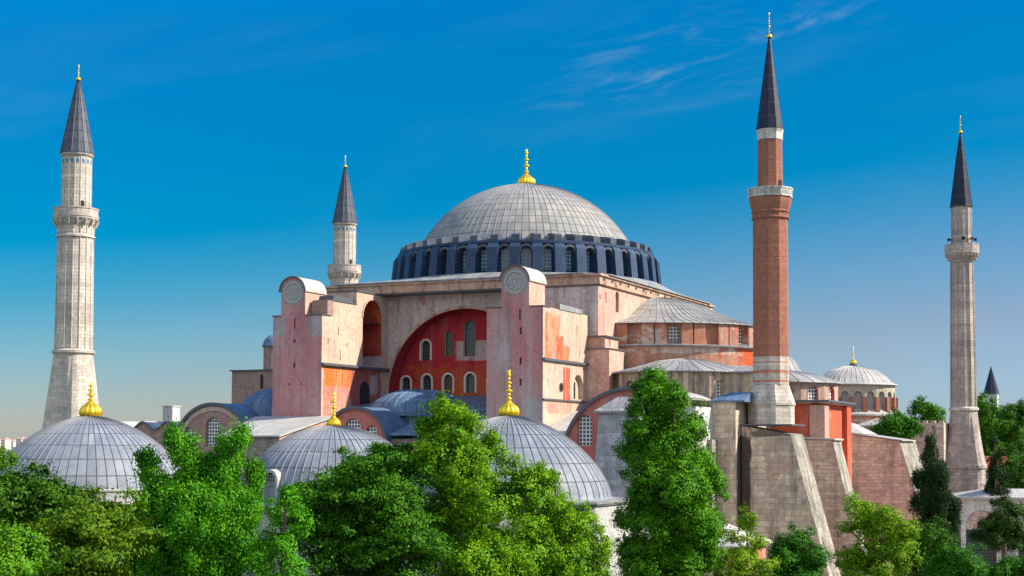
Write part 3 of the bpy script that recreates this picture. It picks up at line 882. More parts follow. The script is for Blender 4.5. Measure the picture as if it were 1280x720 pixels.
# --- eastern semi-dome on two curved tiers
EX, EY = 19.2, 0.0
def lz(prof, n, a0, a1, c, mats, name, ribs=0, uvn=None, rowh=1.0, smooth=True, parent=bas, rw=0.1):
    m = MB()
    m.lathe(prof, n, c, a0, a1, 0, smooth, uvn=uvn, rowh=rowh)
    if ribs: m.ribs(prof, ribs, c, rw, 0.05, a0, a1, 0)
    return m.build(name, mats, parent)
prof = [(15.8, 33.95), (15.65, 34.1), (13.2, 34.55), (11.0, 35.1), (8.6, 36.1), (6.2, 37.25), (4.0, 38.0), (2.0, 38.4), (0.3, 38.5)]
lz(prof, 64, -PI / 2 - 0.03, PI / 2, (EX, EY), [M['lead_dome']], 'semi_dome', ribs=44, uvn=88, rowh=1.6)
tm = MB()
NF = 10
ch = 2 * 14.9 * math.tan(PI / NF / 2)
tw_holes = []
for k in range(NF):
    a = -PI / 2 + PI * (k + 0.5) / NF
    fn = plane((EX + 14.9 * math.cos(a), EY + 14.9 * math.sin(a)), (math.cos(a), math.sin(a)))
    h = [arch(0, 31.75, 1.5, 1.95, 8)] if k in (1, 3, 5, 7) else []
    tm.plate(fn, rect(-ch / 2, 31.2, ch / 2, 34.0), h, 0.35, 0, 0)
    if h: tw_holes.append((fn, h[0]))
    if k in (1, 3, 5): tm.prism(fn, rect(-1.25, 31.3, 1.25, 31.62), 0, 0.5, 1)
for k in range(NF + 1):
    a = -PI / 2 + PI * k / NF
    for da in (-0.052, 0.052):
        fn = plane((EX + 14.9 * math.cos(a + da), EY + 14.9 * math.sin(a + da)), (math.cos(a + da), math.sin(a + da)))
        if k in (0, NF) and da * (1 if k else -1) > 0: continue
        tm.prism(fn, rect(-0.72, 31.2, 0.72, 33.93), -0.3, 0.62, 0)
tier1 = bp(tm, 'upper_tier', [M['tier'], M['lead_trim']])
for fn, h in tw_holes:
    window(tier1, fn, h, [M['glass_white'], M['tier']], 0.35, 0, 31.75, 1.5, 1.95, t=0.12, proud=0.03)
lz([(16.4, 27.0), (16.4, 31.0), (16.75, 31.02), (16.75, 31.2), (14.8, 31.42)], 48, -PI / 2 - 0.1, PI / 2 + 0.1, (EX, EY), [M['tier']], 'lower_tier', smooth=False)
lz([(16.78, 31.0), (16.8, 31.22), (14.85, 31.45)], 48, -PI / 2 - 0.1, PI / 2 + 0.1, (EX, EY), [M['lead_roof']], 'tier_ledge', smooth=False)

# --- exedra: low lead cone over a wall of arched windows
XC = (28.0, -15.6)
lz([(8.95, 27.45), (8.9, 27.65), (6.0, 28.3), (3.2, 29.1), (0.05, 29.45)], 48, 0, 2 * PI, XC, [M['lead_roof']], 'exedra_roof', ribs=30, uvn=30, rowh=2.0)
em = MB()
NE = 18
ch = 2 * 8.3 * math.tan(PI / NE)
eh = []
for k in range(NE):
    a = 2 * PI * k / NE
    fn = plane((XC[0] + 8.3 * math.cos(a), XC[1] + 8.3 * math.sin(a)), (math.cos(a), math.sin(a)))
    hh = [arch(0, 23.6, 1.5, 3.0, 8)] if k in (12, 14, 16, 17, 0) else []
    em.plate(fn, rect(-ch / 2, 10, ch / 2, 27.5), hh, 0.4, 0, 0)
    if hh: eh.append((fn, hh[0]))
    a2 = a + PI / NE
    f2 = plane((XC[0] + 8.4 * math.cos(a2), XC[1] + 8.4 * math.sin(a2)), (math.cos(a2), math.sin(a2)))
    em.prism(f2, rect(-0.28, 20, 0.28, 27.4), -0.3, 0.3, 0)
ex = bp(em, 'exedra_wall', [M['exedra']])
for fn, h in eh:
    window(ex, fn, h, [M['glass_white'], M['exedra']], 0.4, 0, 23.6, 1.5, 3.0, t=0.14, proud=0.05)
# wall running from the exedra towards the brick minaret
mb = MB()
mb.box(33.0, -20.6, 10, 38.6, -10, 27.3)
bp(mb, 'link_wall', [M['exedra']])
mb = MB()
mb.loft([[(32.6, -21.0, 27.32), (39.2, -21.0, 27.32), (39.2, -8, 27.32), (32.6, -8, 27.32)], [(32.6, -21.0, 27.5), (39.2, -21.0, 27.5), (39.2, -8, 27.5), (32.6, -8, 27.5)],
         [(32.6, -14.5, 28.6), (36, -14.5, 28.4), (36, -8, 28.4), (32.6, -8, 28.6)]])
bp(mb, 'link_roof', [M['lead_roof']])

# --- apse
AC = (35.2, 0.0)
lz([(8.35, 26.75), (8.3, 26.95), (5.6, 27.9), (3.0, 28.4), (0.05, 28.6)], 40, 0, 2 * PI, AC, [M['lead_roof']], 'apse_roof', ribs=26, uvn=26, rowh=2.0)
am = MB()
NA = 14
ch = 2 * 7.8 * math.tan(PI / NA)
ah = []
for k in range(NA):
    a = 2 * PI * k / NA - 0.25
    fn = plane((AC[0] + 7.8 * math.cos(a), AC[1] + 7.8 * math.sin(a)), (math.cos(a), math.sin(a)))
    hh = [arch(0, 24.65, 1.5, 1.75, 8)] if k in (10, 11, 12, 13, 0, 1) else []
    am.plate(fn, rect(-ch / 2, 10, ch / 2, 26.8), hh, 0.35, 0, 1)
    if hh: ah.append((fn, hh[0]))
ap = bp(am, 'apse_wall', [M['apse'], M['gable']])
for fn, h in ah:
    window(ap, fn, h, [M['glass_white'], M['gable']], 0.35, 0, 24.65, 1.5, 1.75, t=0.12, proud=0.03)
lz([(4.6, 27.6), (4.5, 28.6), (3.9, 29.8), (2.6, 30.9), (1.2, 31.3), (0.05, 31.4)], 40, 0, 2 * PI, (33.2, 2.5), [M['lead_roof']], 'apse_cap', ribs=24, uvn=24, rowh=1.6)

# --- red end block under the apse with its pilasters
mb = MB()
mb.box(33.5, -15.0, 0, 44.6, -1.5, 23.9)
mb.box(43.3, -15.45, 0, 45.05, -13.2, 23.7, 1)
mb.box(43.6, -4.2, 0, 45.2, -1.8, 23.7, 0)
mb.box(33.3, -15.7, 23.9, 45.4, -1.3, 24.08, 2)
mb.box(33.3, -15.85, 24.08, 45.6, -1.2, 24.3, 3)
bp(mb, 'end_block', [M['orange'], M['pier_pale'], M['cornice'], M['lead_trim']])

# --- south aisle, its lead roofs and gables
mb = MB()
mb.box(-30, -36.4, 0, 38, -16.4, 19.6)
bp(mb, 'aisle_wall', [M['rubble']])
mb = MB()
mb.loft([[(-11, -31.2, 22.9), (11, -31.2, 22.9), (11, -31.2, 23.05), (-11, -31.2, 23.05)], [(-11, -16.6, 25.1), (11, -16.6, 25.1), (11, -16.6, 25.25), (-11, -16.6, 25.25)]][::-1])
mb.box(-11, -31.1, 19.6, 11, -17, 22.9)
mb.loft([[(-0.4, -37.2, 20.0), (11, -37.2, 20.0), (11, -37.2, 20.2), (-0.4, -37.2, 20.2)], [(-0.4, -31.2, 21.5), (11, -31.2, 21.5), (11, -31.2, 21.7), (-0.4, -31.2, 21.7)]][::-1])
mb.lathe([(6.4, 22.4), (6.1, 23.6), (5.4, 24.3), (4.0, 25.1), (2.2, 25.6), (0.05, 25.75)], 40, (-2.8, -25.6))
mb.ribs([(6.4, 22.4), (6.1, 23.6), (5.4, 24.3), (4.0, 25.1), (2.2, 25.6), (0.05, 25.75)], 28, (-2.8, -25.6), 0.1, 0.06)
bp(mb, 'aisle_roof', [M['lead_blue']])


def vault(name, fx, cx, cz, r, y0, y1, a0=0, a1=180, t=0.18, over=0.25, mats=None, n=28):
    """barrel roof along y with a dark rim at its front edge"""
    m = MB()
    for rr, m_, ya in ((r + t, 0, y0 - over),):
        o1 = [(cx + fx * r * math.cos(R(a0 + (a1 - a0) * k / n)), cz + r * math.sin(R(a0 + (a1 - a0) * k / n))) for k in range(n + 1)]
        o2 = [(cx + fx * rr * math.cos(R(a0 + (a1 - a0) * k / n)), cz + rr * math.sin(R(a0 + (a1 - a0) * k / n))) for k in range(n + 1)]
        ring = o1 + o2[::-1]
        m.loft([[(a, y1, b) for a, b in ring], [(a, y0 - over, b) for a, b in ring]], 0)
        rim = [(cx + fx * (r - 0.12) * math.cos(R(a0 + (a1 - a0) * k / n)), cz + (r - 0.12) * math.sin(R(a0 + (a1 - a0) * k / n))) for k in range(n + 1)]
        ring2 = rim + [(cx + fx * (rr + 0.05) * math.cos(R(a0 + (a1 - a0) * k / n)), cz + (rr + 0.05) * math.sin(R(a0 + (a1 - a0) * k / n))) for k in range(n, -1, -1)]
        m.loft([[(a, y0 - over, b) for a, b in ring2], [(a, y0 - over - 0.12, b) for a, b in ring2]], 1)
    return m.build(name, mats, bas)


def lunette(name, cx, cz, r, y, zbot, wins, mats, wmat, squash=1.0):
    m = MB()
    o = [(cx - r, zbot), (cx + r, zbot)] + [(cx + r * math.cos(PI * k / 28), cz + r * squash * math.sin(PI * k / 28)) for k in range(29)]
    hs = [arch(*w_, 10) for w_ in wins]
    m.plate(south(y), o, hs, 0.35, 0, 1 if len(mats) > 1 else 0)
    ob = m.build(name, mats, bas)
    for w_, h in zip(wins, hs): window(ob, south(y), h, wmat, 0.35, *w_, t=0.12, proud=0.03)
    return ob


lunette('west_lunette', -4.9, 19.0, 4.2, -37.2, 10, [(-5.2, 19.2, 2.1, 2.8), (-2.7, 19.2, 1.5, 2.0), (-7.5, 19.2, 1.5, 2.0)], [M['gable'], M['gable']], [M['glass_white'], M['gable']])
vault('vault_roof', 1, -4.9, 19.0, 4.2, -37.2, -31.3, mats=[M['lead_blue'], M['lead_trim']])
eg = MB()
cx_, cz_, r_ = 30.4, 17.2, 7.7
arc_ = [(cx_ + r_ * math.cos(R(62 + 118 * k / 24)), cz_ + r_ * math.sin(R(62 + 118 * k / 24))) for k in range(25)]
eo = [(cx_ - r_, 5), (arc_[0][0], 5)] + arc_
eh_ = arch(25.2, 18.9, 1.65, 3.3, 10)
eg.plate(south(-40.2), eo, [eh_], 0.35, 0, 0)
eg = bp(eg, 'east_lunette', [M['gable']])
window(eg, south(-40.2), eh_, [M['glass_white'], M['gable']], 0.35, 25.2, 18.9, 1.65, 3.3, t=0.12, proud=0.03)
vault('vault_roof', 1, 30.4, 17.2, 7.7, -40.2, -24.0, 62, 180, mats=[M['lead_pale'], M['lead_trim']])
mb = MB()                                   # pale roof strip between tower and gable
mb.loft([[(17.5, -40, 19.4), (23.5, -40, 19.4), (23.5, -40, 19.6), (17.5, -40, 19.6)], [(17.5, -22, 23.6), (23.5, -22, 23.6), (23.5, -22, 23.8), (17.5, -22, 23.8)]][::-1])
mb.box(17.5, -39.8, 0, 22.6, -37, 19.4, 1)
bp(mb, 'strip_roof', [M['lead_pale'], M['rubble']])
# grey block buttress with a low hipped lead cap
mb = MB()
mb.loft([[(26.9, -45.3, 0), (33.2, -45.3, 0), (33.2, -39, 0), (26.9, -39, 0)], [(28.3, -44, 22.3), (32.6, -44, 22.3), (32.6, -39, 22.3), (28.3, -39, 22.3)]], 0)
bp(mb, 'grey_buttress', [M['grey_block']])
mb = MB()
mb.loft([[(27.9, -44.5, 22.3), (33.0, -44.5, 22.3), (33.0, -38.5, 22.3), (27.9, -38.5, 22.3)], [(27.9, -44.5, 22.5), (33.0, -44.5, 22.5), (33.0, -38.5, 22.5), (27.9, -38.5, 22.5)],
         [(29.6, -42, 24.0), (33, -41, 24.0), (33, -38.5, 24.0), (29.6, -38.5, 24.0)]])
bp(mb, 'buttress_roof', [M['lead_roof']])
mb = MB().box(34.1, -40.1, 0, 37.44, -26, 23.0)
bp(mb, 'side_block', [M['white_wall']])

# --- western end: brick gable, blue dome, low wavy wall, stair turret
wl_ = [(-25.1, 18.6, 2.1, 3.6), (-29.0, 18.6, 2.0, 2.4), (-21.3, 18.6, 2.0, 2.4)]
lunette('brick_lunette', -25.1, 18.2, 5.6, -37.2, 8, wl_, [M['rough_brick'], M['rough_brick']], [M['glass_white'], M['rough_brick']], 1.0)
vault('vault_roof', 1, -25.1, 18.2, 5.6, -37.2, -20, mats=[M['lead_blue'], M['lead_trim']])
m_ = MB()
for rr, yy in ((5.35, -37.32),):
    o1 = [(-25.1 + (rr - 0.55) * math.cos(PI * k / 24), 18.2 + (rr - 0.55) * math.sin(PI * k / 24)) for k in range(25)]
    o2 = [(-25.1 + rr * math.cos(PI * k / 24), 18.2 + rr * math.sin(PI * k / 24)) for k in range(25)]
    ring = o1 + o2[::-1]
    m_.loft([[(a, -37.21, b) for a, b in ring], [(a, yy, b) for a, b in ring]])
bp(m_, 'brick_archivolt', [M['ashlar_red']])
lz([(6.2, 21.8), (6.0, 22.9), (5.2, 24.4), (3.6, 25.6), (1.6, 26.15), (0.05, 26.25)], 40, 0, 2 * PI, (-21.5, -27.0), [M['lead_blue']], 'side_dome', ribs=24, uvn=24, rowh=1.6)
mb = MB()
mb.box(-30.6, -36.4, 0, -17, -16, 19.6)
bp(mb, 'west_wall', [M['rough_brick']])
# low wavy parapet further west
wv = [(-42, 5), (-30.7, 5)] + [(-30.7 - 11.3 * k / 20, 20.6 + 1.0 * math.sin(2 * PI * (k / 20) * 1.5 + 0.4) ** 2) for k in range(21)]
mb = MB()
mb.prism(south(-37.0), wv, -14, 0, 0)
bp(mb, 'low_wall', [M['rough_brick']])
tp = wv[2:]
mb = MB()
ring = [(a, b + 0.004) for a, b in tp] + [(a, b + 0.2) for a, b in reversed(tp)]
mb.prism(south(-37.0), ring[::-1], -14.2, 0.1, 0)
mb.prism(south(-37.0), ring[::-1], 0.1, 0.3, 1)
bp(mb, 'wavy_roof', [M['lead_pale'], M['lead_trim']])
mb = MB().box(-52, 4, 0, -43.5, 12, 30.2)
mb.box(-52.3, 3.7, 30.2, -43.2, 12.3, 30.4, 1)
mb.box(-46.6, 3.85, 27.5, -46.2, 4.01, 29.6, 2)
bp(mb, 'stair_block', [M['rough_brick'], M['lead_trim'], M['dark']])
mb = MB()
mb.lathe([(1.7, 30.4), (1.7, 34.1)], 10, (-47.0, 8.2), smooth=False)
mb.lathe([(1.95, 34.1), (1.95, 34.25)], 20, (-47.0, 8.2), m=1, smooth=False)
mb.lathe([(1.9, 34.25), (1.6, 35.2), (0.9, 35.9), (0.02, 36.1)], 20, (-47.0, 8.2), m=2)
bp(mb, 'stair_turret', [M['rough_brick'], M['lead_trim'], M['lead_blue']])

# --- annex with a lean-to lead roof at the foot of the left tower
mb = MB()
mb.loft([[(-17.0, -46.2, 0), (-9.4, -46.2, 0), (-9.4, -35.02, 0), (-17.0, -35.02, 0)], [(-17.0, -46.2, 19.75), (-9.4, -46.2, 19.75), (-9.4, -35.02, 22.1), (-17.0, -35.02, 22.1)]], cap1=False)
an = bp(mb, 'annex', [M['rubble']])
mb = MB()
mb.add([(-9.38, -46.19, 5), (-9.38, -35.03, 5), (-9.38, -35.03, 22.05), (-9.38, -46.19, 19.7)], [(0, 1, 2, 3)])
mb.build('plastered_side', [M['main_east']], an)
mb = MB()
mb.loft([[(-17.3, -46.6, 19.76), (-9.1, -46.6, 19.76), (-9.1, -46.6, 19.94), (-17.3, -46.6, 19.94)], [(-20.5, -35.03, 22.15), (-9.1, -35.03, 22.15), (-9.1, -35.03, 22.33), (-20.5, -35.03, 22.33)]][::-1])
mb.build('roof', [M['lead_pale']], an)

# --- masonry buttresses at the south-east and east sides
def wedge(pts, y0, y1, name='sloping_buttress', mats=('ashlar', 'ashlar_slope')):
    m = MB()
    n = len(pts)
    m.add([(a, y0, b) for a, b in pts], [tuple(range(n))], 0)
    m.add([(a, y1, b) for a, b in pts], [tuple(range(n))[::-1]], 0)
    for j in range(n):
        (a, b), (c, d) = pts[j], pts[(j + 1) % n]
        mi = 1 if (j in (1, 2)) else 0
        m.add([(a, y0, b), (a, y1, b), (c, y1, d), (c, y0, d)], [(0, 1, 2, 3)], mi)
    return bp(m, name, [M[x] for x in mats])
w1 = wedge([(40.1, 0), (50.9, 0), (45.4, 20.2), (40.1, 21.1)], -32.6, -27.3)
w2 = wedge([(40.5, 0), (51.3, 0), (46.6, 19.6), (40.5, 19.9)], -18.4, -14.2, mats=('ashlar_red', 'ashlar_slope'))
w3 = wedge([(40.5, 0), (55.6, 0), (49.6, 19.6), (40.5, 20.9)], 6.0, 17.5, mats=('ashlar_red', 'ashlar_slope'))
MB().box(39.97, -32.75, 21.12, 45.6, -27.1, 21.26).build('coping', [M['lead_trim']], w1)
MB().loft([[(40.3, -18.6, 19.92), (46.9, -18.6, 19.62), (46.9, -14.0, 19.62), (40.3, -14.0, 19.92)], [(40.3, -18.6, 20.1), (46.9, -18.6, 19.8), (46.9, -14.0, 19.8), (40.3, -14.0, 20.1)]]).build('coping', [M['lead_pale']], w2)
MB().loft([[(40.3, 5.8, 20.95), (50.0, 5.8, 19.62), (50.0, 15.8, 19.62), (40.3, 15.8, 20.95)], [(40.3, 5.8, 21.1), (50.0, 5.8, 19.75), (50.0, 15.8, 19.75), (40.3, 15.8, 21.1)]]).build('coping', [M['lead_pale']], w3)
mb = MB().loft([[(40.0, 7, 21.12), (45.0, 7, 20.5), (45, 15.7, 20.5), (40, 15.7, 21.12)], [(40.0, 11, 22.4), (42.0, 11, 22.0), (42.0, 15.7, 22.0), (40, 15.7, 22.4)]])
bp(mb, 'lean_roof', [M['lead_pale']])
mb = MB()
mb.box(37.45, -34.3, 0, 39.95, -29.0, 23.6)
bp(mb, 'stair_pillar', [M['ashlar']])
mb = MB()
mb.loft([[(37.15, -34.6, 23.6), (41.0, -34.6, 23.6), (41.0, -28.8, 23.6), (37.15, -28.8, 23.6)], [(37.15, -34.6, 23.75), (41.0, -34.6, 23.75), (41.0, -28.8, 23.75), (37.15, -28.8, 23.75)],
         [(38.9, -32.2, 24.7), (41.0, -32.0, 24.7), (41.0, -31.5, 24.7), (38.9, -31.5, 24.7)]])
bp(mb, 'pillar_roof', [M['lead_blue']])

# ================================================================== MINARETS
def ngon(r, z, n, rot=0.0, sq=None):
    out = []
    for k in range(n):
        a = 2 * PI * (k + 0.5) / n + rot
        rr = r
        if sq:
            rr = sq / max(abs(math.cos(a)), abs(math.sin(a)))
        out.append((rr * math.cos(a), rr * math.sin(a), z))
    return out


def shaft(mb, prof, n, rot=0.0, m=0, flute=0.0, cap1=False):
    """faceted shaft with thin raised fillets on the edges"""
    mb.loft([ngon(r, z, n, rot) for r, z in prof], m, cap0=False, cap1=cap1)
    if flute:
        for k in range(n):
            a = 2 * PI * (k + 0.5) / n + rot
            pts = [(r * math.cos(a), r * math.sin(a), z) for r, z in prof]
            mb.tube(pts, [flute] * len(pts), 5, m)
    return mb


def stone_minaret(z0):
    """west pair: wide fluted shaft on a tapering pedestal (origin at its foot, z0 = world height of the foot)"""
    root = thing('minaret', (-50.1, -33.9, z0), None, 'minaret', 'minarets round the basilica')
    Z = lambda z: z - z0
    N = 16
    mb = MB()
    mb.loft([ngon(0, Z(z0), 32, 0, 3.35), ngon(0, Z(19.5), 32, 0, 3.05), ngon(2.5, Z(30.6), 32, 0)], cap0=False)
    mb.build('pedestal', [M['min_stone']], root)
    mb = MB()
    mb.lathe([(2.5, Z(30.6)), (2.75, Z(30.8)), (2.75, Z(31.1)), (2.45, Z(31.3))], 32, smooth=False)
    mb.build('ring_moulding', [M['min_stone']], root)
    mb = MB()
    shaft(mb, [(2.42, Z(31.3)), (2.3, Z(46.0))], N, 0, 0, 0.09)
    mb.lathe([(2.3, Z(46)), (2.5, Z(46.1)), (2.5, Z(46.3)), (2.35, Z(46.5))], 32, smooth=False)
    shaft(mb, [(2.32, Z(46.5)), (2.38, Z(47.6))], N, 0, 0, 0.09)
    mb.build('shaft', [M['min_stone']], root)
    mb = MB()
    mb.lathe([(2.38, Z(47.6)), (2.55, Z(47.9)), (2.62, Z(48.1)), (2.75, Z(48.3)), (2.9, Z(48.5)), (2.9, Z(48.7)), (2.98, Z(48.75)), (2.98, Z(48.95))], 32, smooth=False)
    mb.lathe([(2.86, Z(48.95)), (2.86, Z(49.75)), (2.95, Z(49.78)), (2.95, Z(49.95)), (2.7, Z(49.95)), (2.7, Z(48.95)), (1.9, Z(48.95))], 32, smooth=False)
    for k in range(16):
        a = 2 * PI * k / 16
        mb.tube([(2.55 * math.cos(a), 2.55 * math.sin(a), Z(47.5)), (2.9 * math.cos(a), 2.9 * math.sin(a), Z(48.4))], [0.1, 0.16], 5)
    mb.build('balcony', [M['min_stone']], root)
    mb = MB()
    shaft(mb, [(1.93, Z(48.9)), (1.9, Z(57.0))], N, 0, 0, 0.06)
    mb.lathe([(1.92, Z(56.8)), (2.1, Z(57.0)), (2.15, Z(57.2)), (2.0, Z(57.35))], 32, smooth=False)
    mb.build('upper_shaft', [M['min_stone']], root)
    tile = plain('blue_tile', (0.02, 0.16, 0.32), 0.3)
    for k in range(16):
        a = 2 * PI * k / 16
        if math.cos(a - R(-50)) < 0.0: continue
        fn = plane((1.88 * math.cos(a), 1.88 * math.sin(a)), (math.cos(a), math.sin(a)))
        MB().prism(fn, rect(-0.13, Z(55.9), 0.13, Z(56.45)), 0, 0.035, 0).build('blue_tile', [tile], root)
    mb = MB()
    for a in (R(-25),):
        fn = plane((1.9 * math.cos(a), 1.9 * math.sin(a)), (math.cos(a), math.sin(a)))
        mb.prism(fn, arch(0, Z(49.5), 0.55, 1.4, 6), 0, 0.03, 0)
    mb.build('balcony_door', [M['dark']], root)
    prof = [(2.2, Z(57.25)), (2.18, Z(57.45)), (1.6, Z(60.3)), (1.05, Z(63.1)), (0.5, Z(65.7)), (0.16, Z(67.3)), (0.02, Z(67.5))]
    mb = MB()
    mb.lathe(prof, 16, smooth=False, uvn=16, rowh=1.5)
    mb.ribs(prof, 16, w=0.09, h=0.05, m=1)
    sp = mb.build('spire', [M['lead_spire'], M['lead_spire']], root)
    finial_mb(2.2, 0.33, 0).build('finial', M['gold'], sp, (0, 0, Z(67.2)))
    return root


def copy_tree(o, parent=None):
    c = o.copy()
    COL.objects.link(c)
    if parent: c.parent = parent
    for ch_ in list(o.children): copy_tree(ch_, c)
    return c


mSW = stone_minaret(0)
mSW['label'] = 'thick pale stone minaret rising behind the lead dome with the gadrooned finial at far left'
mNW = copy_tree(mSW)
mNW.location = (-50.1, 33.9, 0)
mNW['label'] = 'pale stone minaret behind the main roof, its lower shaft hidden by the left buttress tower'

# red brick minaret
mr = thing('minaret', (42.6, -29.8, 21.25), 'slender red brick minaret with dark spire and white balcony on a stone buttress', 'minaret', 'minarets round the basilica')
Z = lambda z: z - 21.25
N = 10
rot = R(8)
mb = MB()
mb.loft([ngon(2.5, Z(21.25), 8, R(3)), ngon(2.5, Z(23.3), 8, R(3)), ngon(2.62, Z(23.32), 8, R(3)), ngon(2.62, Z(23.5), 8, R(3)), ngon(1.95, Z(25.5), 8, R(3))], cap0=False)
mb.build('pedestal', [M['min_stone']], mr)
mb = MB()
band = M['min_band']
shaft(mb, [(1.93, Z(25.5)), (1.93, Z(28.5))], N, rot)
mb.v = [(x, y, z) for x, y, z in mb.v]
bo = mb.build('banded_base', [M['min_band']], mr)
bo.data.transform(Matrix.Translation((0, 0, 21.25)))
bo.location = (0, 0, -21.25)
mb = MB()
shaft(mb, [(1.93, Z(28.5)), (1.90, Z(43.4))], N, rot)
for z_ in (43.4, 44.1):
    mb.lathe([(1.93, Z(z_)), (2.05, Z(z_ + 0.08)), (2.05, Z(z_ + 0.2)), (1.95, Z(z_ + 0.28))], N * 2, rot=rot, smooth=False)
shaft(mb, [(1.92, Z(43.4)), (2.0, Z(44.3)), (2.2, Z(44.9)), (2.28, Z(45.2)), (2.3, Z(45.8))], N, rot)
mb.build('shaft', [M['min_brick']], mr)
mb = MB()
mb.loft([ngon(2.42, Z(45.8), N, rot), ngon(2.45, Z(46.7), N, rot), ngon(2.28, Z(46.7), N, rot), ngon(2.28, Z(45.9), N, rot)], cap0=True)
mb.loft([ngon(2.52, Z(46.62), N, rot), ngon(2.52, Z(46.76), N, rot), ngon(2.25, Z(46.76), N, rot)], cap0=True, cap1=False)
for k in range(N):
    a = 2 * PI * k / N + rot + 2 * PI / N / 2 * 2
    rr = 2.43 * math.cos(PI / N)
    fn = plane((rr * math.cos(a), rr * math.sin(a)), (math.cos(a), math.sin(a)))
    for dx in (-0.4, 0.0, 0.4):
        mb.prism(fn, rect(dx - 0.13, Z(46.02), dx + 0.13, Z(46.5)), 0, 0.03, 1)
mb.build('balcony', [M['white_wall'], M['stucco']], mr)
mb = MB()
shaft(mb, [(1.40, Z(45.9)), (1.34, Z(52.1))], N, rot)
mb.build('upper_shaft', [M['min_brick']], mr)
mb = MB()
mb.loft([ngon(1.38, Z(52.1), N, rot), ngon(1.42, Z(52.9), N, rot), ngon(1.55, Z(53.2), N, rot)], cap0=True)
mb.build('collar', [M['white_wall']], mr)
mb = MB()
fn = plane((1.36 * math.cos(R(-20)), 1.36 * math.sin(R(-20))), (math.cos(R(-20)), math.sin(R(-20))))
mb.prism(fn, arch(0, Z(46.6), 0.5, 1.1, 6), -0.2, 0.03, 0)
mb.build('balcony_door', [M['dark']], mr)
prof = [(1.52, Z(53.15)), (1.5, Z(53.35)), (1.05, Z(56.5)), (0.62, Z(59.7)), (0.22, Z(62.8)), (0.02, Z(63.8))]
mb = MB()
mb.lathe(prof, N, rot=rot + PI / N, smooth=False, uvn=N, rowh=1.5)
sp = mb.build('spire', [M['lead_spire_dark']], mr)
fz = finial_mb(2.9, 0.33, 0)
fz.build('finial', M['gold'], sp, (0, 0, Z(63.4)))
mb = MB()
mb.tube([(0.42, 0.1, Z(63.7)), (0.42, 0.1, Z(66.6))], [0.03, 0.015], 5)
mb.tube([(0.0, 0.0, Z(63.9)), (0.42, 0.1, Z(64.0))], [0.025, 0.025], 4)
mb.build('lightning_rod', [M['dark']], sp)

# north-east minaret
mn = thing('minaret', (52.2, 44.3, 0), 'thin worn grey stone minaret with dark blue spire behind the cypress at the right', 'minaret', 'minarets round the basilica')
N = 12
mb = MB()
mb.loft([ngon(0, 0, 32, 0, 2.75), ngon(0, 15.7, 32, 0, 2.75)], cap0=False)
mb.loft([ngon(0, 15.7, 32, 0, 3.0), ngon(0, 16.1, 32, 0, 3.0), ngon(0, 16.4, 32, 0, 2.8), ngon(1.95, 24.2, 32, 0)], cap0=True)
mb.build('pedestal', [M['min_stone_worn']], mn)
mb = MB()
mb.lathe([(1.95, 24.2), (2.2, 24.35), (2.2, 24.65), (1.95, 24.85)], 24, smooth=False)
mb.build('ring_moulding', [M['min_stone']], mn)
mb = MB()
shaft(mb, [(1.88, 24.8), (1.62, 46.9)], N, 0, 0, 0.10)
mb.build('shaft', [M['min_stone_worn']], mn)
mb = MB()
mb.lathe([(1.65, 46.6), (1.9, 47.1), (2.3, 47.7), (2.5, 47.95)], 24, smooth=False)
for k in range(24):
    for r_, z_ in ((1.95, 47.0), (2.3, 47.5)):
        a = 2 * PI * k / 24
        mb.box(-0.14, -0.14, 0, 0.14, 0.14, 0.35)
        mb.v[-8:] = [(x + r_ * math.cos(a), y + r_ * math.sin(a), z + z_) for x, y, z in mb.v[-8:]]
mb.loft([ngon(2.52, 47.95, N), ngon(2.52, 49.4, N), ngon(2.36, 49.4, N), ngon(2.36, 48.05, N)])
mb.build('balcony', [M['min_stone_worn']], mn)
mb = MB()
shaft(mb, [(1.52, 47.9), (1.48, 55.2)], N, 0, 0, 0.06)
mb.build('upper_shaft', [M['min_stone_worn']], mn)
mb = MB()                                    # loudspeaker horns above the balcony
for a in (R(-150), R(-75), R(-35), R(10)):
    d = Vector((math.cos(a), math.sin(a), 0))
    mb.tube([d * 1.45 + Vector((0, 0, 50.1)), d * 1.7 + Vector((0, 0, 50.1)), d * 2.15 + Vector((0, 0, 50.1))], [0.08, 0.10, 0.3], 8)
mb.build('loudspeaker', [M['dark']], mn)
prof = [(1.7, 55.1), (1.66, 55.35), (1.2, 59.0), (0.7, 62.7), (0.25, 65.8), (0.02, 66.8)]
mb = MB()
mb.lathe(prof, N, smooth=False, uvn=N, rowh=1.5)
sp = mb.build('spire', [M['lead_spire_dark']], mn)
finial_mb(2.7, 0.33, 0).build('finial', M['gold'], sp, (0, 0, 66.4))
mb = MB()
mb.tube([(0.42, 0.1, 66.6), (0.42, 0.1, 69.7)], [0.035, 0.02], 5)
mb.tube([(0.0, 0.0, 66.8), (0.42, 0.1, 66.9)], [0.025, 0.025], 4)
mb.build('lightning_rod', [M['dark']], sp)

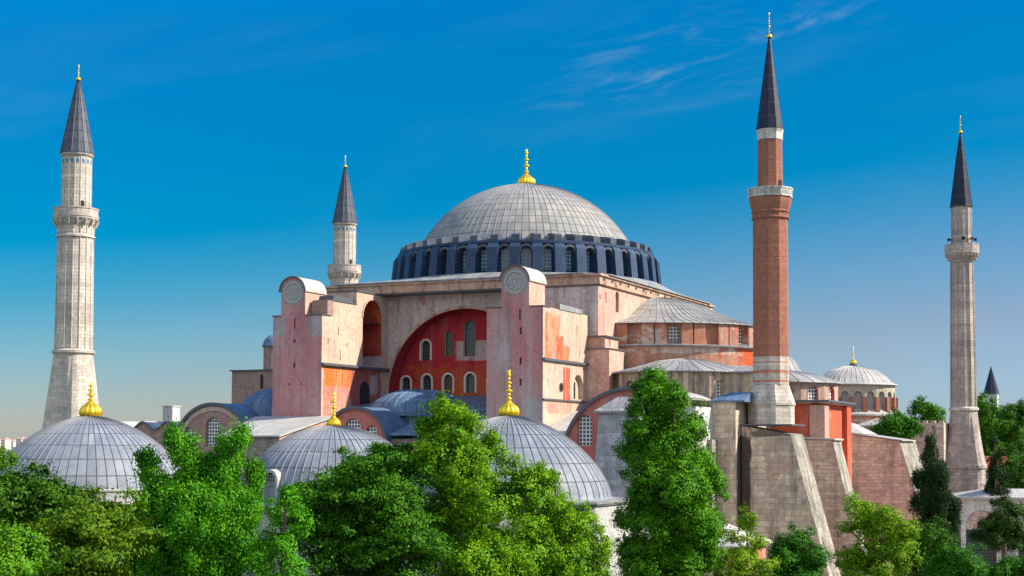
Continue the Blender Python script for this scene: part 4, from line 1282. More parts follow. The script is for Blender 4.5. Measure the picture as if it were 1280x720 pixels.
# ================================================================== TOMBS IN FRONT
def tomb(loc, Rd, zspring, rise, zeave, npan, nsides, Rw, label, fin, rot=0.0, rowh=1.5, band=False, dormer=False, windows=False, over=0.35, pq=(1.5, 1.7)):
    root = thing('domed_tomb', (loc[0], loc[1], 0), label, 'tomb', 'domed tombs in front of the basilica')
    mb = MB()
    ne = 0.0
    prof = []
    for k in range(29):
        t = PI / 2 * k / 28
        u = math.sin(t)
        prof.append((max(0.03, Rd * max(0.0, 1 - u ** pq[0]) ** (1 / pq[1])), zspring + rise * u))
    prof = [(Rd + 0.25, zspring - 0.25)] + prof
    mb.lathe(prof, npan * 3, uvn=npan, rowh=rowh)
    mb.ribs(prof[1:], npan, w=0.085, h=0.06, m=1)
    d = mb.build('dome', [M['lead_tomb'], M['lead_seam']], root)
    H, Rb, rg = fin
    finial_mb(H, Rb, rg).build('finial', M['gold'], d, (0, 0, zspring + rise - 0.1))
    mb = MB()
    N = nsides
    def ng(r, z): return [(r * math.cos(2 * PI * (k + 0.5) / N + rot), r * math.sin(2 * PI * (k + 0.5) / N + rot), z) for k in range(N)]
    hs_all = []
    ap_ = Rw * math.cos(PI / N)
    sd = 2 * Rw * math.sin(PI / N)
    for k in range(N):
        a = 2 * PI * (k + 1) / N + rot
        fn = plane((ap_ * math.cos(a), ap_ * math.sin(a)), (math.cos(a), math.sin(a)))
        hs = []
        if windows:
            hs = [arch(dx, zb, 1.15, 2.7, 8, True) for dx in (-sd * 0.22, sd * 0.22) for zb in (zeave - 5.1, zeave - 9.3)]
            hs_all += [(fn, dx, zb) for dx in (-sd * 0.22, sd * 0.22) for zb in (zeave - 5.1, zeave - 9.3)]
        mb.plate(fn, rect(-sd / 2, 0, sd / 2, zeave), hs, 0.25, 0, 0)
    mb.build('wall', [M['marble']], root)
    for fn, dx, zb in hs_all:
        window(root, fn, arch(dx, zb, 1.15, 2.7, 8, True), [M['glass_white'], M['trim_stone']], 0.25, dx, zb, 1.15, 2.7, t=0.13, proud=0.04, pointed=True)
    mb = MB()
    mb.loft([ng(Rw + 0.15, zeave), ng(Rw + over, zeave + 0.18), ng(Rw + over, zeave + 0.36), ng(Rd + 0.1, zspring - 0.1)], cap0=False)
    mb.build('eave', [M['lead_roof']], root)
    if band:
        mb = MB()
        mb.lathe([(Rd + 0.28, zeave + 0.3), (Rd + 0.28, zspring - 0.05), (Rd + 0.4, zspring), (Rd + 0.4, zspring + 0.14), (Rd - 0.1, zspring + 0.2)], 64, smooth=False)
        for k in range(64):
            a = 2 * PI * k / 64
            fn = plane(((Rd + 0.28) * math.cos(a), (Rd + 0.28) * math.sin(a)), (math.cos(a), math.sin(a)))
            mb.prism(fn, arch(0, zeave + 0.5, 0.5, zspring - zeave - 0.6, 5), 0, 0.08, 0)
        mb.build('cornice_band', [M['marble']], root)
    if dormer:
        for a in (R(-100),):
            r0, zb = Rd * 0.93, zspring + 0.3
            fn = plane((r0 * math.cos(a), r0 * math.sin(a)), (math.cos(a), math.sin(a)))
            m2 = MB()
            o1, o2 = arch(0, zb, 1.25, 2.35, 8), arch(0, zb, 1.75, 2.62, 8)
            k_ = len(o1)
            loopf = [fn(p, q, 0.55) for p, q in o1] + [fn(p, q, 0.55) for p, q in o2] + [fn(p, q, -2.0) for p, q in o2] + [fn(p, q, 0.2) for p, q in o1]
            m2.add(loopf, [q for j in range(k_) for q in ((j, k_ + j, k_ + (j + 1) % k_, (j + 1) % k_), (k_ + j, 2 * k_ + j, 2 * k_ + (j + 1) % k_, k_ + (j + 1) % k_), (3 * k_ + j, j, (j + 1) % k_, 3 * k_ + (j + 1) % k_))], 1)
            m2.add([fn(p, q, 0.22) for p, q in o1], [tuple(range(k_))], 0, [[(p * 1.6, q * 1.6) for p, q in o1]])
            m2.build('dormer_window', [M['glass_lat'], M['lead_pale']], d)
    return root


tomb((-10.65, -76.0), 9.2, 14.75, 6.85, 13.3, 64, 8, 9.4, 'leftmost domed tomb, its grey lead dome set on a white scalloped band', (3.4, 1.03, 12), rot=R(10), rowh=1.8, band=True)
tomb((13.3, -71.3), 8.15, 13.9, 6.75, 13.4, 64, 8, 8.5, 'middle lead domed tomb with a round topped dormer window in its dome', (3.35, 0.68, 0), pq=(1.95, 1.95), rot=R(0), rowh=1.8, dormer=True)
tomb((30.3, -70.2), 8.85, 14.6, 6.95, 14.05, 60, 8, 10.8, 'domed tomb with white octagonal walls and pointed windows, nearest the tall tree', (4.15, 0.9, 12), rot=R(-2), rowh=1.8, windows=True, over=0.3)

# ================================================================== OTHER BUILDINGS
dbt = thing('domed_building', (34.0, 52.4, 0), 'round domed building with brick piers between blind arches, behind the orange end block', 'building')
mb = MB()
prof = [(6.9, 28.55), (6.85, 28.7), (6.0, 29.0), (5.2, 29.9), (3.7, 31.0), (1.9, 31.6), (0.03, 31.75)]
mb.lathe(prof, 120, uvn=40, rowh=1.1)
mb.ribs(prof[2:], 40, w=0.1, h=0.06)
dm = mb.build('dome', [M['lead_pale']], dbt)
mb = MB().lathe([(0.6, 31.6), (0.6, 32.1), (0.35, 32.2)], 12, smooth=False)
mb.build('finial_base', [M['lead_trim']], dm)
finial_mb(2.9, 0.5, 10).build('finial', M['gold'], dm, (0, 0, 32.1))
mb = MB()
NB = 20
ch = 2 * 6.4 * math.tan(PI / NB)
for k in range(NB):
    a = 2 * PI * k / NB
    fn = plane((6.4 * math.cos(a), 6.4 * math.sin(a)), (math.cos(a), math.sin(a)))
    mb.plate(fn, rect(-ch / 2, 24.2, ch / 2, 28.6), [arch(0, 24.7, 1.25, 2.8, 8)], 0.45, 0, 2, 2)
mb.build('drum', [M['drum_stucco'], M['lead_trim'], M['stucco']], dbt)
for k in range(NB):
    a = 2 * PI * (k + 0.5) / NB
    fn = plane((6.5 * math.cos(a), 6.5 * math.sin(a)), (math.cos(a), math.sin(a)))
    MB().prism(fn, rect(-0.36, 24.3, 0.36, 26.6), -0.2, 0.4).build('pier', [M['min_brick']], dbt)
mb = MB()
mb.lathe([(7.0, 0), (7.0, 23.6)], 40, smooth=False)
mb.lathe([(7.05, 23.6), (7.35, 23.7), (7.35, 23.95), (6.4, 24.5)], 40, m=1, smooth=False)
mb.build('base', [M['tier'], M['lead_pale']], dbt)
mb = MB()
mb.lathe([(3.6, 15), (3.6, 21.9)], 24, (5.0, -6.0), smooth=False)
mb.lathe([(3.9, 21.9), (3.9, 22.1), (0.05, 23.3)], 24, (5.0, -6.0), m=1, smooth=False)
mb.build('side_chapel', [M['tier'], M['lead_pale']], dbt)

# small crenellated brick tower
ct = thing('brick_tower', (47.3, 42.0, 0), 'small brick tower with bright slit openings, left of the thin grey minaret', 'tower')
mb = MB()
hs = [rect(-1.0, 20.2, -0.35, 21.9), rect(0.9, 20.2, 1.5, 21.9)]
mb.plate(plane((0, -2.6), (0, -1)), rect(-2.7, 0, 2.7, 22.4), hs, 0.5, 0, 1, 0)
mb.box(-2.7, -2.6, 0, 2.7, 2.6, 22.4, 0, skip='s')
for k in range(5):
    mb.box(-2.7 + k * 1.17, -2.6, 22.4, -2.0 + k * 1.17, -2.0, 22.75, 0)
mb.build('tower_wall', [M['ashlar_red'], M['trim_stone']], ct)

# white pavilion with a low lead roof and brick arch
wp = thing('pavilion', (60.3, 15.6, 0), 'white walled pavilion with low pale roof and brick filled arch behind the dark pine', 'building')
mb = MB()
hs = [arch(-4.5, 1.0, 3.8, 9.9, 10), arch(2.0, 1.0, 4.0, 9.7, 10), arch(6.9, 1.0, 3.6, 9.5, 10)]
mb.plate(plane((3, -4.5), (0.34, -1)), rect(-7.0, 0, 9.5, 12.3), hs, 0.5, 0, 0, None)
U_ = Vector((1, 0.34, 0)).normalized()
mb.build('wall', [M['white_wall'], M['dark']], wp)
fn = plane((3, -4.5), (0.34, -1))
mb = MB()
for (cx_, w_, h_) in ((-4.5, 3.8, 9.9), (2.0, 4.0, 9.7), (6.9, 3.6, 9.5)):
    zt = 1 + h_ - w_ / 2 - 0.6
    poly = [(cx_ - w_ / 2, zt), (cx_ + w_ / 2, zt)] + [p for p in arch(cx_, 1.0, w_, h_, 10)[2:]]
    mb.add([fn(a, b, -0.3) for a, b in poly], [tuple(range(len(poly)))], 0)
    mb.add([fn(a, b, -0.5) for a, b in rect(cx_ - w_ / 2, 1.0, cx_ + w_ / 2, zt + 0.1)], [(0, 1, 2, 3)], 1)
mb.build('brick_fill', [M['ashlar_red'], M['glass_dark']], wp)
mb = MB()
lo = [fn(a, 0, c) for a, c in ((-7.5, 0.6), (10, 0.6), (10, -9), (-7.5, -9))]
hi = [fn(a, 0, c) for a, c in ((-3.0, -3.4), (5.5, -3.4), (5.5, -5), (-3.0, -5))]
mb.loft([[(x, y, 12.3) for x, y, z in lo], [(x, y, 12.55) for x, y, z in lo], [(x, y, 13.5) for x, y, z in hi]])
mb.build('roof', [M['lead_pale']], wp)
mb = MB()
mb.add([fn(a, b, c) for a, c in ((-7.0, 0), (-7.0, -8.4)) for b in (0, 12.3)], [(0, 2, 3, 1)])
mb.add([fn(a, b, c) for a, c in ((9.5, 0), (9.5, -8.4)) for b in (0, 12.3)], [(0, 1, 3, 2)])
mb.add([fn(a, b, -8.4) for a in (-7.0, 9.5) for b in (0, 12.3)], [(0, 2, 3, 1)])
mb.build('rear_wall', [M['white_wall']], wp)

# low annex with grey roof at the foot of the brick minaret's buttress
lb = thing('low_house', (40.0, -48.0, 0), 'low orange walled house with a pale hipped roof below the stone buttress', 'house')
mb = MB()
fn = plane((0, -3.2), (0.1, -1))
hs = [rect(-2.4, 6.2, -1.4, 8.2), rect(0.2, 6.2, 1.2, 8.2), rect(2.6, 6.2, 3.6, 8.2)]
mb.plate(fn, rect(-5.5, 0, 5.5, 9.4), hs, 0.25, 0, 0, 1)
mb.box(-5.4, -2.6, 0, 5.4, 5.5, 9.3, 0, skip='s')
mb.build('wall', [M['tier'], M['dark']], lb)
mb = MB()
mb.loft([[(-6, -4.2, 9.4), (6, -3.6, 9.4), (6, 6, 9.4), (-6, 6, 9.4)], [(-6, -4.2, 9.6), (6, -3.6, 9.6), (6, 6, 9.6), (-6, 6, 9.6)], [(-2.5, 0, 11.6), (2.0, 0.5, 11.6), (2.0, 2, 11.6), (-2.5, 2, 11.6)]])
mb.build('roof', [M['lead_pale']], lb)

# house with a red tiled roof behind the thin minaret
rh = thing('house', (50.6, 88.0, 0), 'pale house with red tiled roof partly hidden behind the thin grey minaret', 'house')
mb = MB().box(-5, -4, 0, 5, 4, 14.6)
mb.build('wall', [M['white_wall']], rh)
mb = MB()
mb.loft([[(-5.6, -4.6, 14.6), (5.6, -4.6, 14.6), (5.6, 4.6, 14.6), (-5.6, 4.6, 14.6)], [(-5.6, -4.6, 14.8), (5.6, -4.6, 14.8), (5.6, 4.6, 14.8), (-5.6, 4.6, 14.8)], [(-3, -0.1, 17.2), (3, -0.1, 17.2), (3, 0.1, 17.2), (-3, 0.1, 17.2)]])
mb.build('roof', [M['tile_red']], rh)
for k in range(3):
    MB().box(-3.6 + k * 3, -4.06, 10.5, -2.5 + k * 3, -3.98, 12.6).build('window', [M['glass_dark']], rh)

# distant palace tower with a conical blue spire
pt = thing('palace_tower', (27, 281, 0), 'small distant tower with a dark blue conical spire above the far trees at right', 'tower')
mb = MB().box(-1.9, -1.9, 0, 1.9, 1.9, 34.6)
mb.build('tower_wall', [M['white_wall']], pt)
mb = MB().lathe([(2.4, 34.6), (2.3, 34.9), (0.03, 43.2)], 8, smooth=False)
mb.build('spire', [M['lead_spire_dark']], pt)

# white chimney block far behind the wavy roof
cb = thing('white_block', (-71.7, 14.5, 0), 'plain white chimney block standing behind the low wavy lead roof at left', 'building')
mb = MB().box(-1.0, -1.0, 0, 1.0, 1.0, 25.1)
mb.box(-1.15, -1.15, 25.1, 1.15, 1.15, 25.25)
mb.build('wall', [M['white_wall']], cb)

# far city on the hill: a few pixels each
cols = [(0.62, 0.60, 0.58), (0.55, 0.45, 0.40), (0.60, 0.50, 0.42), (0.50, 0.50, 0.52)]
cmats = [plain('far_wall', c, 0.9) for c in cols]
roofm = plain('far_roof', (0.40, 0.27, 0.22), 0.9)
descr = ['pale grey', 'brown', 'sandy', 'blue grey']
rng = random.Random(11)
for k in range(18):
    dep = 2150 + 25 * k + rng.uniform(-40, 40)
    t_ = -75 + (k * 7 % 18) * 9.0 + rng.uniform(-4, 4)
    X = 85 - 0.688 * dep + 0.725 * t_
    Y = -186 + 0.725 * dep + 0.688 * t_
    w_, d_, h_ = rng.uniform(3, 6), 6, rng.uniform(9, 18)
    ci_ = k % 4
    hs_ = thing('far_house', (X, Y, 9), '%s house among the far city at the left horizon' % descr[ci_], 'house', 'far city houses')
    MB().box(-w_, -d_, 0, w_, d_, h_).build('wall', [cmats[ci_]], hs_)
    MB().loft([[(-w_ - 0.6, -d_ - 0.6, h_), (w_ + 0.6, -d_ - 0.6, h_), (w_ + 0.6, d_ + 0.6, h_), (-w_ - 0.6, d_ + 0.6, h_)],
               [(-w_ + 2, -0.3, h_ + 3), (w_ - 2, -0.3, h_ + 3), (w_ - 2, 0.3, h_ + 3), (-w_ + 2, 0.3, h_ + 3)]]).build('roof', [roofm], hs_)
TREES = [
    ('broadleaf_tree', 'leaf_light', 0.2, 1.0, (-4.6, -94.7, 0.0), [(0.82, 17.5, 0.98, 1.17), (0.04, 16.6, 1.56, 1.95), (-0.28, 14.8, 1.95, 1.95)], 'light green tree peeping over the dark tree at the far left edge', 0.6, 'broad'),
    ('broadleaf_tree', 'leaf_dark', 0.24, 1.0, (24.0, -121.6, 0.0), [(-0.29, 16.1, 1.93, 1.38), (1.82, 15.9, 1.56, 1.19), (-1.35, 15.1, 1.84, 1.84), (1.18, 14.6, 2.07, 1.61), (2.65, 15.1, 1.19, 1.19), (-2.5, 16.2, 1.38, 1.38), (-0.2, 13.3, 2.75, 1.84)], 'dark rounded tree with pale flower tips below the leftmost lead dome, at the left edge', 0.7, 'chestnut'),
    ('broadleaf_tree', 'leaf_mid', 0.2, 1.0, (36.0, -136.0, 0.0), [(0.41, 14.1, 1.31, 1.31), (-0.68, 13.7, 1.45, 1.63), (1.24, 13.3, 1.02, 1.02), (-0.14, 12.3, 1.81, 1.45)], 'light feathery tree in the bottom left corner', 0.6, 'broad'),
    ('broadleaf_tree', 'leaf_olive', 0.22, 1.0, (32.6, -126.5, 0.0), [(-1.3, 14.0, 1.5, 1.17), (0.24, 14.9, 1.67, 1.25), (1.69, 15.1, 1.25, 1.08), (0.03, 13.0, 2.08, 1.67), (1.69, 13.4, 1.87, 1.75), (-2.05, 12.5, 1.67, 1.25), (-0.39, 11.3, 2.91, 1.67)], 'olive yellow tree between the leftmost dome and the bright upright tree', 0.7, 'chestnut'),
    ('upright_tree', 'leaf_bright', 0.2, 2.1, (30.6, -114.0, 0.0), [(-2.73, 17.3, 0.72, 1.15), (-1.76, 18.1, 0.48, 1.06), (-1.19, 18.9, 0.43, 1.06), (-0.52, 17.8, 0.72, 1.35), (0.54, 17.2, 0.67, 1.15), (1.79, 18.4, 0.86, 1.25), (2.56, 19.1, 0.48, 0.86), (1.55, 17.0, 1.06, 1.25), (2.85, 16.9, 0.62, 1.15), (-3.3, 16.2, 0.67, 0.96), (-2.2, 15.8, 1.06, 1.25), (-0.52, 15.8, 1.06, 1.44), (0.83, 15.2, 1.06, 1.25), (2.37, 15.2, 1.06, 1.25), (3.23, 14.4, 0.67, 0.96), (-2.92, 14.4, 0.96, 1.25), (-1.38, 13.9, 1.15, 1.35), (0.25, 13.4, 1.15, 1.35), (1.98, 13.2, 1.15, 1.35), (-2.44, 12.4, 1.06, 1.25), (-0.71, 11.8, 1.25, 1.25), (1.21, 11.4, 1.35, 1.25), (3.23, 12.0, 1.15, 1.25), (-3.78, 12.0, 0.86, 1.44), (-0.13, 14.9, 2.21, 2.4), (-0.71, 12.5, 2.88, 2.11), (2.37, 14.9, 0.96, 1.44), (0.45, 9.7, 3.36, 1.63)], 'bright green tree of upright plumes in front of the gap between the two left domes', 0.5, 'plume'),
    ('broadleaf_tree', 'leaf_bright', 0.18, 0.9, (38.5, -117.0, 0.0), [(0.29, 16.0, 0.54, 0.58), (-0.34, 14.8, 0.9, 0.81), (0.74, 14.5, 0.72, 0.9), (-0.47, 13.0, 1.43, 1.43), (0.2, 10.9, 1.79, 1.79)], 'small light tree just under the dormer window of the middle dome', 0.5, 'broad'),
    ('broadleaf_tree', 'leaf_dark2', 0.22, 1.1, (37.5, -106.3, 0.0), [(-2.92, 15.6, 1.71, 1.4), (-0.91, 16.7, 1.91, 1.71), (1.09, 17.7, 1.61, 1.51), (2.35, 16.2, 2.01, 1.91), (-1.41, 14.2, 2.51, 2.01), (2.1, 13.7, 2.51, 2.26), (-3.42, 12.7, 2.26, 2.26), (0.09, 11.8, 3.01, 2.26), (3.6, 12.3, 2.11, 2.11), (-3.77, 14.5, 1.1, 1.0), (-0.16, 9.5, 4.52, 2.01)], 'dense dark green tree covering the right half of the middle dome', 0.7, 'chestnut'),
    ('broadleaf_tree', 'leaf_vivid', 0.22, 1.0, (40.5, -99.3, 0.0), [(-0.79, 21.1, 1.16, 0.95), (-2.11, 20.2, 1.16, 1.06), (0.53, 20.2, 1.16, 0.95), (-1.43, 18.7, 1.9, 1.48), (1.32, 18.6, 1.16, 1.06), (-2.91, 17.6, 1.37, 1.16), (0.26, 16.9, 2.22, 1.8), (1.96, 19.5, 0.42, 0.42), (2.64, 17.7, 0.74, 0.74), (-0.79, 14.5, 2.64, 2.11), (2.38, 15.0, 2.11, 2.01), (0.79, 11.9, 2.91, 2.38), (3.96, 11.9, 2.38, 2.38), (1.32, 9.0, 4.76, 2.11)], 'tallest bright yellow green tree left of the big domed tomb with white walls', 0.6, 'broad'),
    ('broadleaf_tree', 'leaf_vivid', 0.22, 1.0, (44.5, -93.0, 0.0), [(-1.76, 17.0, 1.32, 0.99), (-2.31, 15.7, 1.43, 1.32), (-0.11, 15.0, 1.32, 1.21), (-1.1, 13.8, 1.87, 1.65), (1.65, 13.7, 1.43, 1.21), (2.75, 12.0, 1.1, 1.21), (0.72, 11.6, 2.2, 1.98), (-1.48, 10.5, 2.2, 1.98), (2.64, 10.3, 1.43, 1.1), (0.44, 8.3, 3.3, 1.98)], 'bright tree with lobes spreading right in front of the white octagonal tomb walls', 0.6, 'broad'),
    ('columnar_tree', 'leaf_green', 0.21, 1.2, (49.3, -83.0, 0.0), [(-1.0, 23.9, 0.76, 1.06), (-1.7, 22.6, 1.29, 1.41), (0.18, 22.5, 1.06, 1.29), (-2.05, 20.6, 1.64, 1.64), (0.88, 19.9, 1.88, 1.88), (-0.59, 18.7, 2.47, 2.23), (-2.35, 17.6, 1.64, 2.0), (2.05, 17.3, 1.76, 1.76), (-0.29, 15.7, 3.05, 2.35), (2.88, 15.7, 1.41, 1.53), (-2.17, 13.6, 1.64, 2.35), (1.59, 13.4, 2.7, 2.58), (-0.59, 10.8, 2.82, 2.58), (2.88, 11.1, 1.64, 2.23), (-2.64, 10.3, 1.41, 2.35), (0.0, 7.6, 4.11, 2.35)], 'tall narrow cone shaped green tree in front of the grey stone buttress', 0.55, 'broad'),
    ('sapling', 'leaf_light2', 0.16, 0.62, (58.0, -93.4, 0.0), [(-0.05, 14.1, 0.57, 0.36), (-0.78, 13.2, 0.93, 0.41), (0.72, 12.8, 0.93, 0.52), (-0.31, 12.0, 1.24, 0.62), (1.14, 11.3, 1.04, 0.62), (-0.93, 10.9, 1.35, 0.72), (0.36, 9.7, 2.07, 1.24)], 'thin open sapling with tiered light leaves below the pale hipped roof', 0.35, 'broad'),
    ('round_bush', 'leaf_green2', 0.17, 1.5, (58.2, -81.0, 0.0), [(-0.03, 11.4, 1.84, 1.61), (-1.01, 10.7, 1.27, 1.38), (1.0, 10.6, 1.27, 1.38), (0.02, 8.7, 2.31, 1.96)], 'round dense dark bush under the foot of the sloping stone buttress', 0.5, 'broad'),
    ('broadleaf_tree', 'leaf_yellow', 0.19, 0.7, (62.7, -74.5, 0.0), [(-1.37, 14.3, 1.2, 0.84), (0.06, 13.4, 1.91, 1.2), (1.85, 12.7, 1.2, 0.84), (-1.97, 12.7, 1.2, 0.96), (0.3, 11.1, 2.63, 1.43), (-2.09, 10.5, 1.32, 1.2), (2.09, 11.0, 1.08, 1.08), (-0.3, 9.5, 2.99, 1.43), (0.0, 7.4, 3.59, 1.79)], 'airy yellow green tree in front of the red stone buttress wall', 0.5, 'broad'),
    ('cypress', 'leaf_cypress', 0.2, 1.6, (60.3, -33.2, 0.0), [(-0.16, 19.0, 0.4, 1.04), (-0.24, 17.6, 0.88, 1.28), (-0.16, 16.0, 1.36, 1.44), (-0.16, 14.4, 1.68, 1.6), (0.0, 12.6, 2.0, 1.76), (0.08, 10.9, 2.16, 1.76), (0.16, 9.1, 2.08, 1.76), (-1.52, 15.3, 0.56, 1.12), (-1.76, 13.0, 0.64, 1.12), (1.6, 12.6, 0.96, 1.28), (2.0, 10.9, 0.72, 1.12), (0.16, 6.6, 2.08, 3.2)], 'tall dark cypress in front of the foot of the thin grey minaret', 0.4, 'plume'),
    ('broadleaf_tree', 'leaf_dark', 0.2, 1.0, (64.8, -66.8, 0.0), [(0.1, 11.7, 1.64, 1.26), (-1.35, 10.5, 1.26, 1.39), (1.17, 10.0, 1.76, 1.76), (-0.22, 7.8, 3.15, 2.14)], 'dark spreading tree at the foot of the cypress', 0.6, 'broad'),
    ('round_bush', 'leaf_green2', 0.17, 1.3, (68.8, -78.4, 0.0), [(-0.03, 10.6, 1.81, 1.47), (-1.33, 10.0, 1.24, 1.24), (1.5, 10.0, 1.13, 1.02), (0.08, 8.3, 2.83, 1.7)], 'wide rounded bush at the bottom edge right of the cypress', 0.5, 'broad'),
    ('round_bush', 'leaf_green2', 0.16, 1.3, (72.3, -75.6, 0.0), [(0.1, 10.5, 1.03, 0.8), (-1.04, 10.0, 1.03, 0.8), (1.01, 10.1, 0.8, 1.03), (-0.02, 8.5, 2.28, 1.48)], 'low bush at the bottom right corner under the white pavilion', 0.45, 'broad'),
    ('dark_pine', 'leaf_pine', 0.2, 1.1, (68.7, -49.4, 0.0), [(-0.35, 14.0, 0.85, 0.49), (0.63, 13.4, 0.99, 0.56), (-1.06, 13.0, 0.92, 0.49), (0.21, 12.5, 1.27, 0.56), (-1.76, 12.1, 0.85, 0.42), (1.34, 12.4, 0.85, 0.63), (-0.63, 11.7, 1.27, 0.56), (1.06, 11.4, 1.06, 0.56), (-2.18, 11.1, 0.7, 0.42), (-1.06, 10.7, 1.06, 0.49), (0.49, 10.4, 1.13, 0.49), (1.9, 10.9, 0.7, 0.7)], 'dark spreading pine in front of the white pavilion at right', 0.5, 'broad'),
    ('conifer', 'leaf_cypress', 0.22, 1.4, (60.8, 11.6, 0.0), [(0.0, 19.0, 0.3, 0.81), (0.0, 17.9, 0.61, 0.91), (-0.1, 16.6, 0.91, 1.01), (0.1, 15.3, 1.22, 1.12), (0.0, 14.0, 1.42, 1.12), (0.2, 12.6, 1.72, 1.22)], 'slim dark conifer above the pavilion roof at right', 0.45, 'plume'),
    ('broadleaf_tree', 'leaf_green2', 0.42, 0.95, (44.4, 31.8, 0.0), [(-0.01, 22.2, 2.3, 1.49), (-2.07, 20.9, 1.49, 1.26), (1.83, 21.1, 1.72, 1.61), (-0.24, 20.0, 2.98, 1.61)], 'small tree to the right of the round domed building, above the red buttress', 0.9, 'broad'),
    ('broadleaf_tree', 'leaf_dark2', 0.42, 0.95, (36.6, 106.3, 0.0), [(-0.82, 25.8, 2.13, 2.13), (0.7, 23.9, 3.35, 2.74), (-2.34, 22.3, 2.43, 2.43), (1.01, 20.8, 3.65, 3.04)], 'dark tree directly left of the thin grey minaret', 0.9, 'broad'),
    ('broadleaf_tree', 'leaf_dark2', 0.42, 0.95, (45.9, 116.2, 0.0), [(-0.88, 26.2, 3.41, 2.48), (0.66, 23.1, 4.02, 3.71), (-1.81, 19.1, 3.1, 4.02), (1.59, 17.3, 3.41, 3.71)], 'tall tree directly right of the thin grey minaret', 0.9, 'broad'),
    ('broadleaf_tree', 'leaf_dark', 0.42, 0.95, (49.5, 129.0, 0.0), [(-0.67, 24.9, 2.56, 2.88), (0.29, 20.9, 3.52, 4.48), (-1.63, 16.1, 2.88, 3.52), (2.05, 24.9, 2.56, 3.2)], 'tall background tree at the right edge under the distant spire', 0.9, 'broad'),
    ('broadleaf_tree', 'leaf_dark', 0.42, 0.95, (43.4, 159.6, 0.0), [(-1.6, 22.0, 5.28, 6.34), (2.63, 18.5, 4.58, 6.34), (-5.12, 16.3, 3.88, 4.93), (-1.24, 14.1, 5.99, 4.93), (5.45, 22.0, 3.88, 5.28)], 'large dark tree filling the background behind the other right edge trees', 0.9, 'broad'),
    ('broadleaf_tree', 'leaf_green2', 0.42, 0.95, (59.8, 39.0, 0.0), [(-0.22, 15.2, 2.52, 2.52), (1.15, 12.3, 2.3, 2.98), (-1.95, 14.0, 1.61, 2.07)], 'lighter tree at the right edge above the pavilion roof', 0.9, 'broad'),
]

# ================================================================== TREES
def leafmat(name, c1, c2, tr=0.35, spots=None):
    t = NT(name)
    col = t.mix(t.ramp(t.noise(0.5, 5, 0.65), 0.42, 0.58), (c1[0] * 1.12, c1[1] * 1.03, c1[2]), (c2[0] * 0.8, c2[1] * 0.85, c2[2]))
    col = t.mix(t.ramp(t.noise(1.3, 4, 0.6), 0.48, 0.66), col, (c1[0] * 1.35, c1[1] * 1.12, c1[2]))
    if spots: col = t.mix(t.ramp(t.noise(1.5, 3, 0.7, off=(3, 9, 2)), 0.66, 0.72), col, spots)
    t.l.new(col, t.b.inputs['Base Color'])
    t.b.inputs['Roughness'].default_value = 0.6
    t.b.inputs['Specular IOR Level'].default_value = 0.12
    tl = t.n.new('ShaderNodeBsdfTranslucent')
    t.l.new(t.mix(1.0, col, (1.15, 1.1, 0.35), 'MULTIPLY'), tl.inputs['Color'])
    mx = t.n.new('ShaderNodeMixShader')
    mx.inputs[0].default_value = tr * 0.5
    t.l.new(t.b.outputs[0], mx.inputs[1])
    t.l.new(tl.outputs[0], mx.inputs[2])
    t.l.new(mx.outputs[0], t.n['Material Output'].inputs['Surface'])
    return t.mat


LM = {
    'leaf_light': leafmat('leaf_light', (0.121, 0.285, 0.006), (0.090, 0.231, 0.006)),
    'leaf_light2': leafmat('leaf_light2', (0.182, 0.326, 0.009), (0.133, 0.273, 0.006)),
    'leaf_mid': leafmat('leaf_mid', (0.084, 0.245, 0.006), (0.061, 0.190, 0.006)),
    'leaf_dark': leafmat('leaf_dark', (0.043, 0.136, 0.004), (0.034, 0.109, 0.004), 0.3, (0.193, 0.259, 0.027)),
    'leaf_dark2': leafmat('leaf_dark2', (0.049, 0.170, 0.004), (0.034, 0.136, 0.004), 0.3),
    'leaf_olive': leafmat('leaf_olive', (0.090, 0.184, 0.004), (0.061, 0.149, 0.004), 0.32, (0.242, 0.273, 0.013)),
    'leaf_bright': leafmat('leaf_bright', (0.072, 0.285, 0.004), (0.049, 0.225, 0.004), 0.38),
    'leaf_vivid': leafmat('leaf_vivid', (0.133, 0.306, 0.004), (0.090, 0.245, 0.004), 0.4),
    'leaf_green': leafmat('leaf_green', (0.072, 0.245, 0.004), (0.049, 0.184, 0.004), 0.36),
    'leaf_green2': leafmat('leaf_green2', (0.037, 0.164, 0.006), (0.029, 0.130, 0.004), 0.3),
    'leaf_yellow': leafmat('leaf_yellow', (0.154, 0.314, 0.006), (0.116, 0.273, 0.006), 0.42),
    'leaf_cypress': leafmat('leaf_cypress', (0.014, 0.045, 0.009), (0.012, 0.040, 0.006), 0.15),
    'leaf_pine': leafmat('leaf_pine', (0.030, 0.081, 0.006), (0.022, 0.061, 0.006), 0.2),
}
bark = NT('bark')
M['bark'] = bark.done(bark.mix(bark.ramp(bark.noise(2, 6, 0.7, (1, 1, 0.3)), 0.35, 0.65), (0.09, 0.065, 0.045), (0.16, 0.12, 0.09)), 0.95, bark.noise(6, 5), 0.4)
HA = R(25.0)
RX, RY = np.array([math.cos(HA), math.sin(HA)]), np.array([-math.sin(HA), math.cos(HA)])


def unit(v): return v / np.maximum(np.linalg.norm(v, axis=1, keepdims=True), 1e-6)


